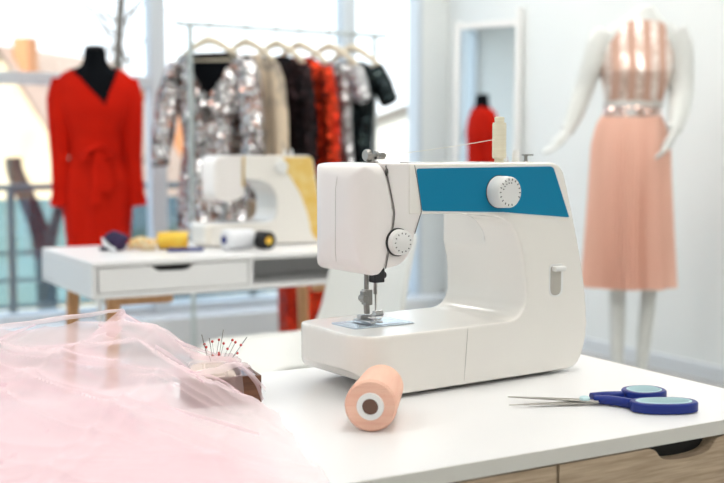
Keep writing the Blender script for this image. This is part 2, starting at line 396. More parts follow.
# gable end turned to the left of the view, roof plane running away to the right
house('gabled_house', 'cream gabled house with steep tan tiled roof and orange chimney', -9.74, 30, R(-18), 6, 6, 2.6, 6.9, M['house_wall'], M['roof'], (.42, .5, 7.35), [(-1.8, 1.4, 1.1, 1.4)])
house('brick_house', 'orange brick house seen behind the left window post', -8.95, 42, R(5), 5, 6, 5.4, 6.9, M['brick_orange'], M['roof'], None, [(-1.4, 1.2, 1.0, 1.4), (1.2, 1.2, 1.0, 1.4), (-.9, 3.4, 1.0, 1.2), (.9, 3.4, 1.0, 1.2)])
house('pale_house', 'pale rendered house seen through the right window pane', 1.2, 30, R(-12), 8, 10, 3.9, 5.3, M['house_wall2'], M['roof_pale'], None, [(-2, 1.4, 1.1, 1.5), (1.5, 1.4, 1.1, 1.5)])

def tree(label, x, y, base, limbs, crown=0):
    t = thing('bare_tree', label, 'tree', (x, y, -3.2))
    mb = MB()
    for pts, r0, r1 in limbs:
        c = curve3(pts, 5); mb.tube(c, [r0 + (r1 - r0) * i / (len(c) - 1) for i in range(len(c))], 10)
    mb.build('trunk', M['bark'], t)
    if crown:
        tw = MB(); rng = random.Random(3)
        for k in range(crown):
            p = Vector((rng.uniform(-.25, .3), rng.uniform(-.3, .3), 3.4 + rng.random() * 3.2)); q = p + Vector((rng.uniform(-.8, .8), rng.uniform(-.5, .5), rng.uniform(.2, 1.0)))
            tw.tube([p, (p + q) / 2 + Vector((0, 0, .08)), q], [.018, .012, .005], 5)
        tw.build('twigs', M['bark'], t)
    return t
tree('leaning dark pruned tree behind the glass balustrade', -2.86, 9.9, 0, [([(0, 0, 0), (.02, 0, 2.0), (0, 0, 3.1), (-.03, 0, 3.45), (-.10, 0, 3.7), (-.20, 0, 3.93), (-.26, 0, 4.08), (-.27, 0, 4.2)], .10, .075), ([(.0, 0, 3.2), (.06, 0, 3.5), (.12, 0, 3.72), (.14, 0, 3.98)], .06, .04)])
tree('slim bare pale tree far behind the red dress', -3.6, 16.5, 0, [([(0, 0, 0), (.05, 0, 3), (-.05, 0, 5), (.1, 0, 7.2)], .12, .05)], 26)

# ------------------------------------------------------------------ front desk
DA = R(29.6)
def desk_pt(u, v, z=.75): return (u * math.cos(DA) - v * math.sin(DA), u * math.sin(DA) + v * math.cos(DA), z)
d1 = thing('sewing_desk', 'white desk with oak drawer fronts in the foreground under the teal sewing machine', 'desk', desk_pt(1.083, .857, 0), DA)
DW, DD = 1.30, .498
MB().box((-DW, 0, .7335), (0, DD, .75)).build('desktop', M['desk_white'], d1, .001)
MB().box((-DW, -.0008, .7337), (0.0, .0002, .7497)).box((0, -.0008, .7337), (.0008, DD, .7497)).build('edge_shade', M['desk_edge_shade'], d1)  # thin strip over the slab edge, its grey standing in for shade
MB().box((-DW + .002, .03, .60), (-.002, DD - .004, .7333)).build('carcass', M['desk_edge'], d1)
def drawer_front(x0, x1, cx, name='drawer'):
    top, bot = .7315, .602
    pts = [(x0, bot), (x1, bot), (x1, top)]
    hw = .0585
    cut = [(cx + hw, top), (cx + hw - .012, top - .003), (cx + hw - .024, top - .014), (cx + .012, top - .0175), (cx - .012, top - .0175), (cx - hw + .024, top - .014), (cx - hw + .012, top - .003), (cx - hw, top)]
    pts += [tuple(p[:2]) for p in curve3([(a, b, 0) for a, b in cut], 4)] + [(x0, top)]
    return MB().prism([(p[0], p[1]) for p in pts], .001, .018).build(name, M['oak'], d1, .0008)
for x0, x1 in ((-.3635, -.006), (-.7235, -.3665), (-1.0835, -.7265), (-1.294, -1.0865)):
    drawer_front(x0, x1, (x0 + x1) / 2)
MB().box((-DW + .004, .0182, .603), (-.004, .030, .7331)).build('drawer_gap', M['dark_gap'], d1)
def splay_leg(mb, x, y, z, dx, dy, r0=.022, r1=.014):
    return mb.tube([(x, y, z), (x + dx, y + dy, 0)], [r0, r1], 16)
for x, y, dx, dy in ((-.07, .06, .05, -.04), (-.07, DD - .06, .05, .04), (-DW + .07, .06, -.05, -.04), (-DW + .07, DD - .06, -.05, .04)):
    splay_leg(MB(), x, y, .60, dx, dy).build('leg', M['leg_wood'], d1)

# ------------------------------------------------------------------ back desk
d2 = thing('sewing_desk', 'white desk with a drawer, open shelf and wooden legs behind, carrying the yellow-panelled sewing machine', 'desk', W(.850, 2.940), A)
w2, e2, zb = .96, .545, .648
c = MB().box((0, 0, .735), (w2, e2, .75)); c.build('desktop', M['desk_white'], d2, .003)
c = MB().box((0, .0, zb), (w2, e2, zb + .014)).box((0, .0, zb + .014), (.014, e2, .735)).box((w2 - .014, 0, zb + .014), (w2, e2, .735)).box((.465, 0, zb + .014), (.479, e2, .735)).box((.014, .24, zb + .014), (w2 - .014, .252, .735))
c.build('carcass', M['desk_white'], d2, .0015)
lip = [(.170, .732), (.183, .720), (.20, .716), (.265, .716), (.282, .720), (.295, .732)]
dr = MB().prism([(.018, .664), (.461, .664), (.461, .732)] + [(x, z) for x, z in lip[::-1]] + [(.018, .732)], -.001, .016).build('drawer', M['desk_white'], d2, .001)
MB().box((.16, .017, .70), (.31, .02, .733)).build('handle_recess', M['dark_gap'], dr)
for x0, s in ((.06, 1), (w2 - .06, -1)):
    for y in (.07, e2 - .07):
        splay_leg(MB(), x0 + s * .02, y, zb - .0, -s * .03, (-.03 if y < .3 else .03), .021, .013).build('leg', M['leg_wood'], d2)
    MB().box((min(x0, x0 + s * .19), .05, zb - .028), (max(x0, x0 + s * .19), .085, zb)).build('leg_rail', M['leg_wood'], d2, .003)

# ------------------------------------------------------------------ sewing machines
MA = R(34.27)
def dial_ticks(o, r, y, n=12, a0=-.3, a1=5.2, ln=.0016, mt='tick', axis_c=(0, 0)):
    mb = MB()
    for k in range(n):
        t = a0 + (a1 - a0) * k / (n - 1); cx, cz = axis_c[0] + r * math.cos(t), axis_c[1] + r * math.sin(t)
        d = Vector((math.cos(t), 0, math.sin(t))); p = Vector((0, 0, 1)).cross(d) if False else Vector((-math.sin(t), 0, math.cos(t)))
        c0 = Vector((cx, y, cz)); w_ = .0006
        vs = [c0 - d * ln / 2 - p * w_, c0 + d * ln / 2 - p * w_, c0 + d * ln / 2 + p * w_, c0 - d * ln / 2 + p * w_]
        mb.add(vs + [v + Vector((0, .0004, 0)) for v in vs], [(0, 1, 2, 3), (7, 6, 5, 4), (0, 4, 5, 1), (1, 5, 6, 2), (2, 6, 7, 3), (3, 7, 4, 0)])
    return mb.build('markings', M[mt], o, smooth=False)

def body_mesh():
    # silhouette: bottom -> right -> top -> arm underside -> arch -> bed top
    fr = []
    fr += fillet([(-.20, .004, 0), (.241, .004, .025), (.258, .05, .03), (.2545, .10, .05), (.2430, .157, .05), (.2260, .217, .06), (.2045, .286, .022), (-.051, .286, 0), (-.051, .224, 0), (.045, .2225, .03), (.119, .2135, .055), (.1425, .150, .06), (.1425, .079, .045), (-.02, .0785, .03), (-.20, .0785, 0)], .01, 8)
    plan = fillet([(-.1205, 0, .045), (.27, 0, .012), (.27, .165, .03), (-.112, .168, .03)], .03, 8)
    under = [(-.22, -.02), (-.06, -.02), (-.06, .0085), (-.10, .020), (-.115, .034), (-.22, .05)]
    a = MB().prism(fr, -.01, .20); b = MB().prism(plan, -.01, .31, 'xy'); c = MB().prism(under, -.05, .30)
    # scoop the back rim of the arch a little and pinch the arm depth
    d_ = MB().prism(fillet([(-.20, .088, 0), (.134, .088, .016), (.134, .2265, .012), (-.20, .2265, 0)], .01, 6), .072, .25)
    return solid([(a, None), (b, 'INTERSECT'), (c, 'DIFFERENCE'), (d_, 'DIFFERENCE')], .0019, 14, name='machine_body')

def head_mesh():
    # head cover: rounded in plan and in elevation, front edge follows the curved seam
    plan = fillet([(-.1205, .0, .045), (-.04, .0, 0), (-.04, .128, .0), (-.114, .128, .05)], .03, 10)
    el = fillet([(-.135, .146, 0), (-.0866, .152, 0), (-.0735, .2150, .02), (-.0725, .2300, .02), (-.0862, .288, 0), (-.135, .288, 0)], .0, 6)
    a = MB().prism(el, -.02, .16); b = MB().prism(plan, .10, .32, 'xy')
    side = fillet([(0.0, .1505, .022), (.135, .1505, .02), (.135, .2865, .03), (0.0, .2865, .022)], .015, 8)
    c = MB().prism(side, -.14, .02, 'yz')
    lft = MB().prism(fillet([(-.1125, .1505, .026), (0, .1505, 0), (0, .2865, 0), (-.1185, .2865, .038), (-.1205, .235, .06)], .01, 8), -.02, .16)
    return solid([(a, None), (b, 'INTERSECT'), (c, 'INTERSECT'), (lft, 'INTERSECT')], .0017, 12, name='head_cover')

def strip_mesh():
    el = fillet([(-.083, .1605, .0), (-.060, .163, .012), (-.0445, .180, .010), (-.0405, .200, .012), (-.030, .222, .0), (-.030, .2275, .005), (-.0395, .286, .0), (-.0835, .286, .0), (-.0708, .2300, .02), (-.0718, .2150, .02)], .0, 6)
    a = MB().prism(el, .001, .130)
    return solid([(a, None)], .0017, 4, name='neck_cover')

bm_, hm_, sm_ = body_mesh(), head_mesh(), strip_mesh()
m1 = thing('sewing_machine', 'large white sewing machine with teal blue panel standing on the front desk', 'sewing machine', (.098, 1.357, .7505), MA)
place(bm_, 'body', M['body'], m1)
for x, y in ((-.03, .03), (.205, .03), (.205, .13), (-.03, .13)): MB().lathe([(.010, 0), (.010, .0075)], 20, (x, y, 0)).build('rubber_foot', M['black_plastic'], m1)
place(hm_, 'head_cover', M['head'], m1); place(sm_, 'neck_cover', M['head'], m1)
pan = fillet([(-.0395, .2795, .004), (-.0305, .2280, .003), (.10, .2225, .0), (.2185, .2118, .002), (.1875, .2805, .006)], .003, 5)
MB().prism([(x, z) for x, z in pan], -.0011, .002).build('blue_panel', M['blue'], m1)
MB().prism([(x, z) for x, z in fillet([(-.041, .281, .005), (-.032, .2263, .003), (.10, .2208, .0), (.2205, .2100, .002), (.1885, .282, .007)], .003, 5)], -.0004, .002).build('panel_border', M['dial'], m1)
# seams
seamx = [(-.0845, -.0002, .2835), (-.0800, -.0006, .262), (-.0728, -.0006, .2330), (-.0722, -.0006, .222), (-.0735, -.0006, .212), (-.0790, -.0006, .186), (-.0850, -.0006, .1605)]
MB().tube(curve3(seamx, 5), [.0007] * 10 + [.0009] * 30 if False else .0008, 8).build('head_seam', M['seam_mid'], m1)
MB().ball((-.0825, .0008, .2755), .005, 8, (.42, .4, 1.)).build('thread_slot', M['seam'], m1)
MB().tube(curve3([(-.0415, .0002, .2835), (-.0350, -.0004, .2520), (-.0315, -.0004, .2290), (-.0335, .0002, .220), (-.0405, .0006, .2005)], 5), .0006, 8).build('neck_seam', M['seam_mid'], m1)
MB().tube([(.0440, .0003, .0765), (.0425, -.0002, .06), (.0400, .0000, .03), (.0385, .0004, .010)], .0005, 8).build('bed_seam', M['seam_soft'], m1)
MB().tube([(-.1160, .060, .1655), (-.1204, .055, .18), (-.1200, .055, .255), (-.1170, .055, .272)], .0004, 6).build('side_seam', M['seam_soft'], m1)
# stitch dial
k = MB().lathe([(.0212, -.001), (.0212, .0005)], 40, (.0920, -.0015, .2488), (0, -1, 0)).build('dial_ring', M['seam'], m1)
k = MB().lathe([(.0205, 0), (.0205, .004), (.0198, .0205), (.0185, .0222), (.0160, .0226), (.0158, .0224), (0.0001, .0224)], 48, (.0920, -.001, .2488), (0, -1, 0)).build('stitch_dial', M['dial'], m1)
dial_ticks(k, .0162, -.0238, 16, -.4, 4.9, .0026, axis_c=(.0920, .2488))
dial_ticks(k, .0118, -.0238, 5, 1.4, 2.8, .0016, axis_c=(.0920, .2488))
# tension dial
k = MB().lathe([(.0170, -.002), (.0170, .0016)], 40, (-.0675, -.001, .1915), (0, -1, 0)).build('dial_groove', M['seam'], m1)
k = MB().lathe([(.0158, 0), (.0158, .003), (.0150, .0098), (.0138, .0108), (.0001, .0108)], 44, (-.0672, -.001, .1915), (0, -1, 0)).build('tension_dial', M['dial'], m1)
dial_ticks(k, .0112, -.0121, 13, -1.2, 4.6, .0018, axis_c=(-.0672, .1915))
# reverse lever in its recess
U_ = fillet([(.1835, .1055, .0125), (.2095, .1055, .0125), (.2095, .1500, .006), (.1835, .1500, .006)], .01, 8)
rc = MB().prism(U_, -.0006, .003).build('lever_recess', M['dial'], m1, .0005)
U2 = fillet([(.1858, .1080, .011), (.2050, .1080, .011), (.2050, .1470, .004), (.1858, .1470, .004)], .01, 8)
lv = MB().prism(U2, -.0014, .002).build('reverse_lever', M['lever'], m1, .0008)
MB().prism(fillet([(.1870, .1405, .003), (.2080, .1405, .003), (.2080, .1475, .003), (.1870, .1475, .003)], .003, 5), -.0090, -.001).build('lever_tip', M['dial'], lv, .002)
MB().ball((-.010, .070, .219), .008, 10).build('work_lamp', M['work_lamp'], m1)
# needle plate, foot, bar
np_ = MB().prism(fillet([(-.087, .062, .004), (.004, .058, .004), (.004, .118, .004), (-.087, .118, .004)], .004, 4), .0780, .0802, 'xy').build('needle_plate', M['plate'], m1, .0004)
sl = MB()
for x in (-.064, -.050): sl.box((x, .076, .0798), (x + .003, .104, .0804))
sl.box((-.045, .064, .0798), (-.010, .0665, .0804)); sl.build('feed_slot', M['tick'], np_)
fx, fy = -.0505, .090
MB().tube([(fx, fy, .165), (fx, fy, .112)], .0031, 14).build('presser_bar', M['steel'], m1)
nb = MB().tube([(fx + .0085, fy - .008, .165), (fx + .0085, fy - .008, .118)], .0024, 12).tube([(fx + .0085, fy - .008, .118), (fx + .0085, fy - .008, .084)], [.0009, .0005], 8).build('needle_bar', M['steel'], m1)
MB().box((fx + .002, fy - .016, .133), (fx + .018, fy - .002, .152)).tube([(fx + .016, fy - .010, .142), (fx + .0225, fy - .010, .142)], .0045, 12).build('needle_clamp', M['black_plastic'], m1, .0015)
pf = MB().box((fx - .0055, fy - .008, .104), (fx + .0045, fy + .004, .124)).box((fx - .011, fy - .010, .108), (fx - .0055, fy - .001, .123)).tube([(fx - .0085, fy - .012, .1135), (fx - .0085, fy + .001, .1135)], .0045, 12)
pf.tube([(fx, fy, .106), (fx + .001, fy, .092)], .0042, 10)
pf.build('presser_foot', M['steel'], m1, .0012)
MB().box((fx - .008, fy - .022, .0822), (fx - .001, fy + .018, .0845)).box((fx + .004, fy - .022, .0822), (fx + .011, fy + .018, .0845)).box((fx - .008, fy + .002, .0845), (fx + .011, fy + .010, .0905)).tube(curve3([(fx - .004, fy - .010, .0885), (fx + .004, fy - .020, .0865), (fx + .013, fy - .014, .087), (fx + .0225, fy - .006, .0905)], 4), .0012, 8).build('foot_sole', M['chrome'], m1, .0006)
MB().lathe([(.0040, 0), (.0040, .012)], 14, (fx + .002, fy - .014, .0935), (1, 0, 0)).build('foot_screw', M['chrome'], m1)
# top fittings
tg = MB().tube([(-.064, .058, .285), (-.064, .058, .297)], .0035, 12).lathe([(.0065, 0), (.0075, .002), (.0075, .006), (.003, .008)], 18, (-.076, .056, .2955), (1, 0, 0)).lathe([(.0055, 0), (.0055, .003)], 16, (-.060, .058, .2955), (1, 0, 0)).lathe([(.0045, 0), (.0045, .007)], 16, (-.052, .060, .2945), (1, 0, 0)).box((-.067, .053, .2935), (-.046, .062, .2965)).lathe([(.009, 0), (.007, .003)], 18, (-.064, .058, .2855)).build('thread_guide', M['steel'], m1)
MB().tube([(-.030, .045, .2862), (-.018, .045, .2862)], .0012, 8).build('guide_plate', M['steel'], m1)
MB().lathe([(.0045, 0), (.0045, .012), (.0035, .0135)], 14, (.170, .078, .2855)).build('spool_pin', M['white_plastic'], m1)
MB().lathe([(.0052, 0), (.0048, .015), (.0036, .0170)], 16, (.178, .062, .2855)).build('bobbin_pin', M['white_plastic'], m1)
MB().lathe([(.0048, 0), (.0026, .002), (.0024, .008), (.0030, .0085), (.0030, .0105)], 14, (.1965, .062, .2855)).box((.192, .059, .2945), (.208, .065, .2965)).build('bobbin_winder', M['steel'], m1)
MB().tube([(fx + .0085, fy - .009, .150), (fx + .0085, fy - .012, .12), (fx + .0085, fy - .010, .086)], .00035, 6).build('needle_thread', M['thread'], m1)

# cream spool standing on the machine's pin
sp = thing('thread_spool', 'cream thread spool standing upright on top of the teal panelled machine', 'thread spool', tuple(Matrix.Translation((.098, 1.357, .7505)) @ Matrix.Rotation(MA, 4, 'Z') @ Vector((.148, .062, .2862))))
MB().lathe([(.0062, 0), (.0062, .0042), (.0088, .0048), (.0094, .007), (.0094, .050), (.0088, .0525), (.0060, .0530)], 32).build('wound_thread', M['cream_thread'], sp)
MB().lathe([(.0064, .0528), (.0068, .0595), (.0050, .0605)], 28).build('spool_rim', M['cream_thread'], sp)
th = MB().tube(curve3([(.1395, .060, .3165), (.08, .060, .3085), (.01, .059, .3005), (-.052, .0575, .2960)], 6), .00042, 6).build('sewing_thread', M['thread'])
tag(th, 'fine cream thread stretched from the upright spool along the white machine top', 'thread', (.098, 1.357, .7505), MA)

# second machine on the back desk
def machine2():
    t = thing('sewing_machine', 'white sewing machine with yellow side panel standing on the back desk', 'sewing machine', (-.480, 3.425, .7505), A)
    fr = fillet([(.0, .004, .01), (.40, .004, .02), (.405, .08, .05), (.385, .2, .06), (.368, .288, .02), (.12, .288, 0), (.12, .215, .02), (.20, .208, .05), (.238, .17, .05), (.238, .075, .04), (.12, .074, .02), (.0, .074, .01)], .01, 6)
    plan = fillet([(0, 0, .04), (.42, 0, .02), (.42, .165, .03), (0, .165, .03)], .03, 6)
    place(solid([(MB().prism(fr, -.01, .2), None), (MB().prism(plan, -.01, .32, 'xy'), 'INTERSECT')], .004, 4, name='body'), 'body', M['body'], t)
    hd = fillet([(.028, .152, .02), (.075, .140, .02), (.128, .158, .02), (.134, .288, 0), (.030, .288, .03)], .02, 6)
    hp = fillet([(.026, .004, .035), (.135, .004, .0), (.135, .135, 0), (.026, .135, .035)], .03, 6)
    place(solid([(MB().prism(hd, -.01, .2), None), (MB().prism(hp, .1, .32, 'xy'), 'INTERSECT')], .004, 4, name='head_cover'), 'head_cover', M['head'], t)
    MB().prism([(.118, .190), (.124, .190), (.126, .286), (.120, .286)], .0, .003).build('gold_strip', M['gold'], t)
    yp = fillet([(.262, .283, .005), (.266, .245, .01), (.290, .215, .02), (.320, .17, .02), (.352, .09, .02), (.362, .035, .02), (.378, .012, .01), (.394, .012, .01), (.398, .08, .03), (.380, .19, .04), (.364, .2835, .012)], .02, 5)
    MB().prism([(x, z) for x, z in yp[::-1]], -.0015, .003).build('yellow_panel', M['yellow_panel'], t)
    k_ = MB().lathe([(.0225, 0), (.0225, .012), (.02, .0175), (.0001, .0175)], 32, (.250, -.001, .252), (0, -1, 0)).build('stitch_dial', M['dial'], t)
    MB().tube([(.085, .06, .145), (.085, .06, .09)], .0035, 10).box((.078, .05, .082), (.094, .08, .088)).box((.080, .05, .10), (.092, .07, .12)).build('presser_foot', M['steel'], t)
    MB().prism(fillet([(.06, .03, .004), (.13, .03, .004), (.13, .12, .004), (.06, .12, .004)], .004, 4), .0735, .0752, 'xy').build('needle_plate', M['plate'], t)
    for x in (.30, .325): MB().lathe([(.004, 0), (.004, .022)], 10, (x, .07, .286)).build('spool_pin', M['white_plastic'], t)
    return t
machine2()

# ------------------------------------------------------------------ items on the front desk
# peach thread cone lying down
dv = Vector((.0165, .122, 0)).normalized()
ps = thing('thread_spool', 'peach thread spool lying on its side in front of the machine', 'thread spool', (.0090, 1.160, .75 + .0285), (0, 0, math.atan2(dv.y, dv.x)))
prof = [(.0132, .0), (.0262, .0006), (.0282, .004)] + [(.0284 - .0030 * (i / 40) + .00022 * math.sin(i * 1.9), .004 + .098 * i / 40) for i in range(41)] + [(.0238, .1045), (.0132, .106)]
MB().lathe(prof, 48, (0, 0, 0), (1, 0, 0)).build('wound_thread', M['peach_thread'], ps)
cr = MB().lathe([(.0088, -.0035), (.0142, -.0035), (.0148, -.002), (.0148, .001), (.0088, .001)], 40, (0, 0, 0), (1, 0, 0), True)
cr.build('spool_core', M['white_plastic'], ps)
MB().lathe([(.0092, -.0012), (.0088, .0005)], 32, (0, 0, 0), (1, 0, 0)).build('core_hole', M['brown_hole'], ps)

# scissors
sc = thing('scissors', 'open tailoring scissors with blue handles and pale teal grips on the front desk', 'scissors', (.265, 1.289, .7502), 0)
def blade(tip, z0, back, side):
    T = Vector((tip[0] - .265, tip[1] - 1.289)); L = T.length; d = T / L; n = Vector((-d.y, d.x)) * side
    out = [T, T * .6 + n * .0035, T * .15 + n * .0062, -d * back + n * .0060, -d * back - n * .0052, T * .12 - n * .0052, T * .5 - n * .0030]
    return [(p.x, p.y) for p in out]
for tip, z0, hd, s_ in (((.1755, 1.309), .0042, 0, -1), ((.1725, 1.2745), .0022, 1, 1)):
    MB().prism(blade(tip, z0, .016, s_), z0, z0 + .0018, 'xy').build('blade', M['blade'], sc, .0005)
MB().lathe([(.0062, 0), (.0062, .003), (.0045, .0042), (.0001, .0044)], 24, (0, 0, .006)).build('pivot_screw', M['teal_grip'], sc)
def handle(cx, cy, rx, ry, rot, stem, z0, h, th_):
    # stem outline joined to a loop
    N = 56; outp = []; inn = []
    ca, sa = math.cos(rot), math.sin(rot)
    def E_(a, b, t):
        # slightly squared-off ellipse
        x = a * math.copysign(abs(math.cos(t)) ** .85, math.cos(t)); y = b * math.copysign(abs(math.sin(t)) ** .9, math.sin(t))
        return Vector((cx + x * ca - y * sa, cy + x * sa + y * ca))
    for k in range(N):
        t = 2 * PI * k / N; outp.append(E_(rx, ry, t)); inn.append(E_(rx - th_, ry - th_ * .8, t))
    mb = MB(); vs = []
    # ring with rounded section
    sec = [(0, .12), (.0, .88), (.18, 1.), (.82, 1.), (1., .88), (1., .12), (.82, 0), (.18, 0)]
    for k in range(N):
        for (f, g) in sec:
            p = outp[k].lerp(inn[k], f); vs.append((p.x, p.y, z0 + h * g))
    S = len(sec); fs = [(k * S + j, ((k + 1) % N) * S + j, ((k + 1) % N) * S + (j + 1) % S, k * S + (j + 1) % S) for k in range(N) for j in range(S)]
    mb.add(vs, fs)
    # stem
    st = curve3([(x, y, z0 + h * zf) for x, y, zf, r in stem], 6); rr = []
    for i in range(len(stem) - 1):
        for q in range(6): rr.append(stem[i][3] + (stem[i + 1][3] - stem[i][3]) * q / 6)
    rr.append(stem[-1][3])
    mb.tube(st, rr, 14, flat=1.0)
    o = mb.build('handle', M['blue_plastic'], sc, 0)
    vs = []
    for k in range(N):
        for f, z in ((.80, z0 + h * .06), (.80, z0 + h * 1.03), (1.0, z0 + h * 1.08), (1.14, z0 + h * .96), (1.14, z0 + h * .06)):
            p = outp[k].lerp(inn[k], f); vs.append((p.x, p.y, z))
    S = 5; fs = [(k * S + j, ((k + 1) % N) * S + j, ((k + 1) % N) * S + (j + 1) % S, k * S + (j + 1) % S) for k in range(N) for j in range(S)]
    MB().add(vs, fs).build('grip_lining', M['teal_grip'], o)
    return o
handle(.0855, -.031, .0395, .0215, R(2), [(.012, .003, .5, .0052), (.030, -.004, .5, .0058), (.048, -.018, .5, .0060), (.056, -.030, .5, .005)], .0004, .0115, .0085)
handle(.0790, .034, .0270, .0235, R(18), [(.010, .012, .62, .0048), (.028, .018, .6, .0052), (.040, .022, .52, .0055), (.050, .028, .5, .0046)], .0004, .0110, .0075)

# pin cushion in a wooden box
pc = thing('pin_cushion', 'dark wooden box pin cushion stuck with red headed pins beside pink tulle', 'pin cushion', (-.2005, 1.268, .7505), R(21))
bw, bd, bh = .086, .064, .0335
MB().box((0, 0, 0), (bw, bd, .004)).box((0, 0, .004), (bw, .004, bh)).box((0, bd - .004, .004), (bw, bd, bh)).box((0, .004, .004), (.004, bd - .004, bh)).box((bw - .004, .004, .004), (bw, bd - .004, bh)).build('box', M['walnut'], pc, .0008)
cu = MB(); n1, n2 = 30, 22; vs = []
for i in range(n1 + 1):
    for j in range(n2 + 1):
        x = .0045 + (bw - .022 - .009) * i / n1 + 0; y = .0045 + (bd - .009) * j / n2
        a = 1 - abs(2 * i / n1 - 1) ** 3.0; b = 1 - abs(2 * j / n2 - 1) ** 3.0
        vs.append((x, y, bh - .003 + .016 * max(a * b, 0) ** .6 + .0006 * noise.noise(Vector((x * 90, y * 90, 0)))))
cu.add(vs, [(i * (n2 + 1) + j, (i + 1) * (n2 + 1) + j, (i + 1) * (n2 + 1) + j + 1, i * (n2 + 1) + j + 1) for i in range(n1) for j in range(n2)])
cu.build('cushion', M['cushion'], pc, fix=False)
gp = MB(); vs = []
for i in range(11):
    for j in range(15):
        x = bw - .024 + .0195 * i / 10; y = .0045 + (bd - .009) * j / 14
        vs.append((x, y, bh - .001 + .009 * (1 - (i / 10) ** 2) * (1 - abs(2 * j / 14 - 1) ** 4)))
gp.add(vs, [(i * 15 + j, (i + 1) * 15 + j, (i + 1) * 15 + j + 1, i * 15 + j + 1) for i in range(10) for j in range(14)]).build('cloth_lining', M['grey_cloth'], pc, fix=False)
pinspots = [(.026, .034, 1), (.0295, .033, 1), (.038, .0365, 1), (.048, .037, 1), (.0525, .033, 1), (.056, .027, 1), (.064, .036, 1), (.0665, .034, 1), (.072, .031, 1), (.0385, .019, 1), (.068, .021, 1), (.0585, .0135, 1), (.025, .046, 0), (.033, .042, 0), (.0565, .047, 0), (.080, .040, 0), (.044, .022, 1), (.050, .019, 1)]
for i, (x, h, red) in enumerate(pinspots):
    y = .016 + .030 * ((i * 7) % 11) / 11
    xb = .034 + (x - .034) * .42
    base = Vector((xb, y, bh + .0105)); top = Vector((x - .004, y - .004 + .006 * (i % 3), bh + .002 + h))
    if red:
        p = thing('pin', 'red headed pin stuck in the cream cushion', 'pin', tuple(Vector((-.2005, 1.268, .7505))), R(21), 'red headed pins in the cushion')
        MB().tube([base, top], .00036, 6).build('shaft', M['chrome'], p)
        MB().ball(top, .0017, 6).build('head', M['pin_red'], p)
    else:
        o = MB().tube([base, top], [.0002, .0006], 6).build('needle', M['steel'])
        tag(o, 'plain steel needle without a head standing in the cream cushion', 'needle', (-.2005, 1.268, .7505), R(21), 'steel needles in the cushion')

# ------------------------------------------------------------------ pink tulle
def sstep(a, b, x):
    t = min(max((x - a) / (b - a), 0), 1); return t * t * (3 - 2 * t)
def creases(seed, n, amax, dirs):
    rng = random.Random(seed); out = []
    for k in range(n):
        a = R(rng.choice(dirs) + rng.uniform(-14, 14)); c = Vector((rng.uniform(.02, .56), rng.uniform(.86, 1.33))); L = rng.uniform(.10, .34)
        out.append((c, Vector((math.cos(a), math.sin(a))), L * 1.3, rng.uniform(.35, 1) * amax, rng.uniform(.005, .014), rng.uniform(-.5, .5)))
    return out
def crease_h(cs, u, v):
    h = 0; p = Vector((u, v))
    for c, d, L, a, w, k in cs:
        q = p - c; s_ = q.dot(d) / L
        if abs(s_) > 1: continue
        t = abs(q.x * d.y - q.y * d.x + k * .1 * s_ * s_)
        if t > w * 5: continue
        h += a * math.exp(-t / w) * (1 - s_ * s_)
    return h
def ub0(v): return .46 + .27 * (v - .885)
def hill(u, v, B):
    d = B - u; g = .20 + .72 * sstep(.88, 1.28, v)
    hm = .004 + .022 * sstep(.0, .035, d) + .018 * sstep(.03, .08, d) + .047 * sstep(.05, .14, d)
    return hm * g
BOXM = Matrix.Rotation(-R(21), 3, 'Z')
def drape(u, v, z):
    q = BOXM @ (Vector(desk_pt(u, v, 0)) - Vector((-.2005, 1.268, 0)))
    if -.018 < q.x < .092 and -.012 < q.y < .080:
        ins = min(sstep(-.018, -.001, q.x), sstep(-.012, -.0015, q.y), 1 - sstep(.088, .092, q.x))
        z = max(z, .7515 + (.0345 + (.016 if .002 < q.x < .066 and .003 < q.y < .062 else 0)) * ins)
    return z
def tulle_layer(seed, cs, lift, ub, v0, v1, base, nu=170, nv=130, u0=-.08, low=.004):
    mb = MB(); vs = []
    for j in range(nv + 1):
        v = v0 + (v1 - v0) * j / nv; B = ub(v)
        for i in range(nu + 1):
            u = u0 + (B - u0) * i / nu; h = hill(u, v, B) * lift
            low_ = low * noise.noise(Vector((u * 9, v * 9, seed))) * min(1, h / .02)
            z = max(base, base + h + low_ + crease_h(cs, u, v) * (.30 + .70 * min(1, h / .05)))
            vs.append(desk_pt(u, v, drape(u, v, z)))
    return mb.add(vs, [(j * (nu + 1) + i, j * (nu + 1) + i + 1, (j + 1) * (nu + 1) + i + 1, (j + 1) * (nu + 1) + i) for j in range(nv) for i in range(nu)])
tl = thing('tulle_fabric', 'heap of sheer pink tulle spread over the left of the front desk', 'fabric', (0, 0, 0))
def wob(v, s, a=.012): return a * noise.noise(Vector((v * 11, s, 0)))
tulle_layer(1, creases(1, 20, .010, (-35, -60, 10)), .60, lambda v: ub0(v) - .075 - .09 * sstep(.98, 1.12, v) + wob(v, 1), .84, 1.30, .7508).build('lower_layer', M['tulle'], tl, fix=False)
tulle_layer(5, creases(5, 22, .011, (-30, -70, 35)), .80, lambda v: ub0(v) - .04 - .07 * sstep(1.0, 1.12, v) + wob(v, 2, .02), .84, 1.315, .7511).build('middle_layer', M['tulle'], tl, fix=False)
tulle_layer(11, creases(12, 34, .010, (-25, -50, 60)), 1.0, lambda v: ub0(v) - .030 * math.exp(-((v - 1.195) / .045) ** 2) + wob(v, 3, .006), .84, 1.325, .7514).build('top_layer', M['tulle2'], tl, fix=False)
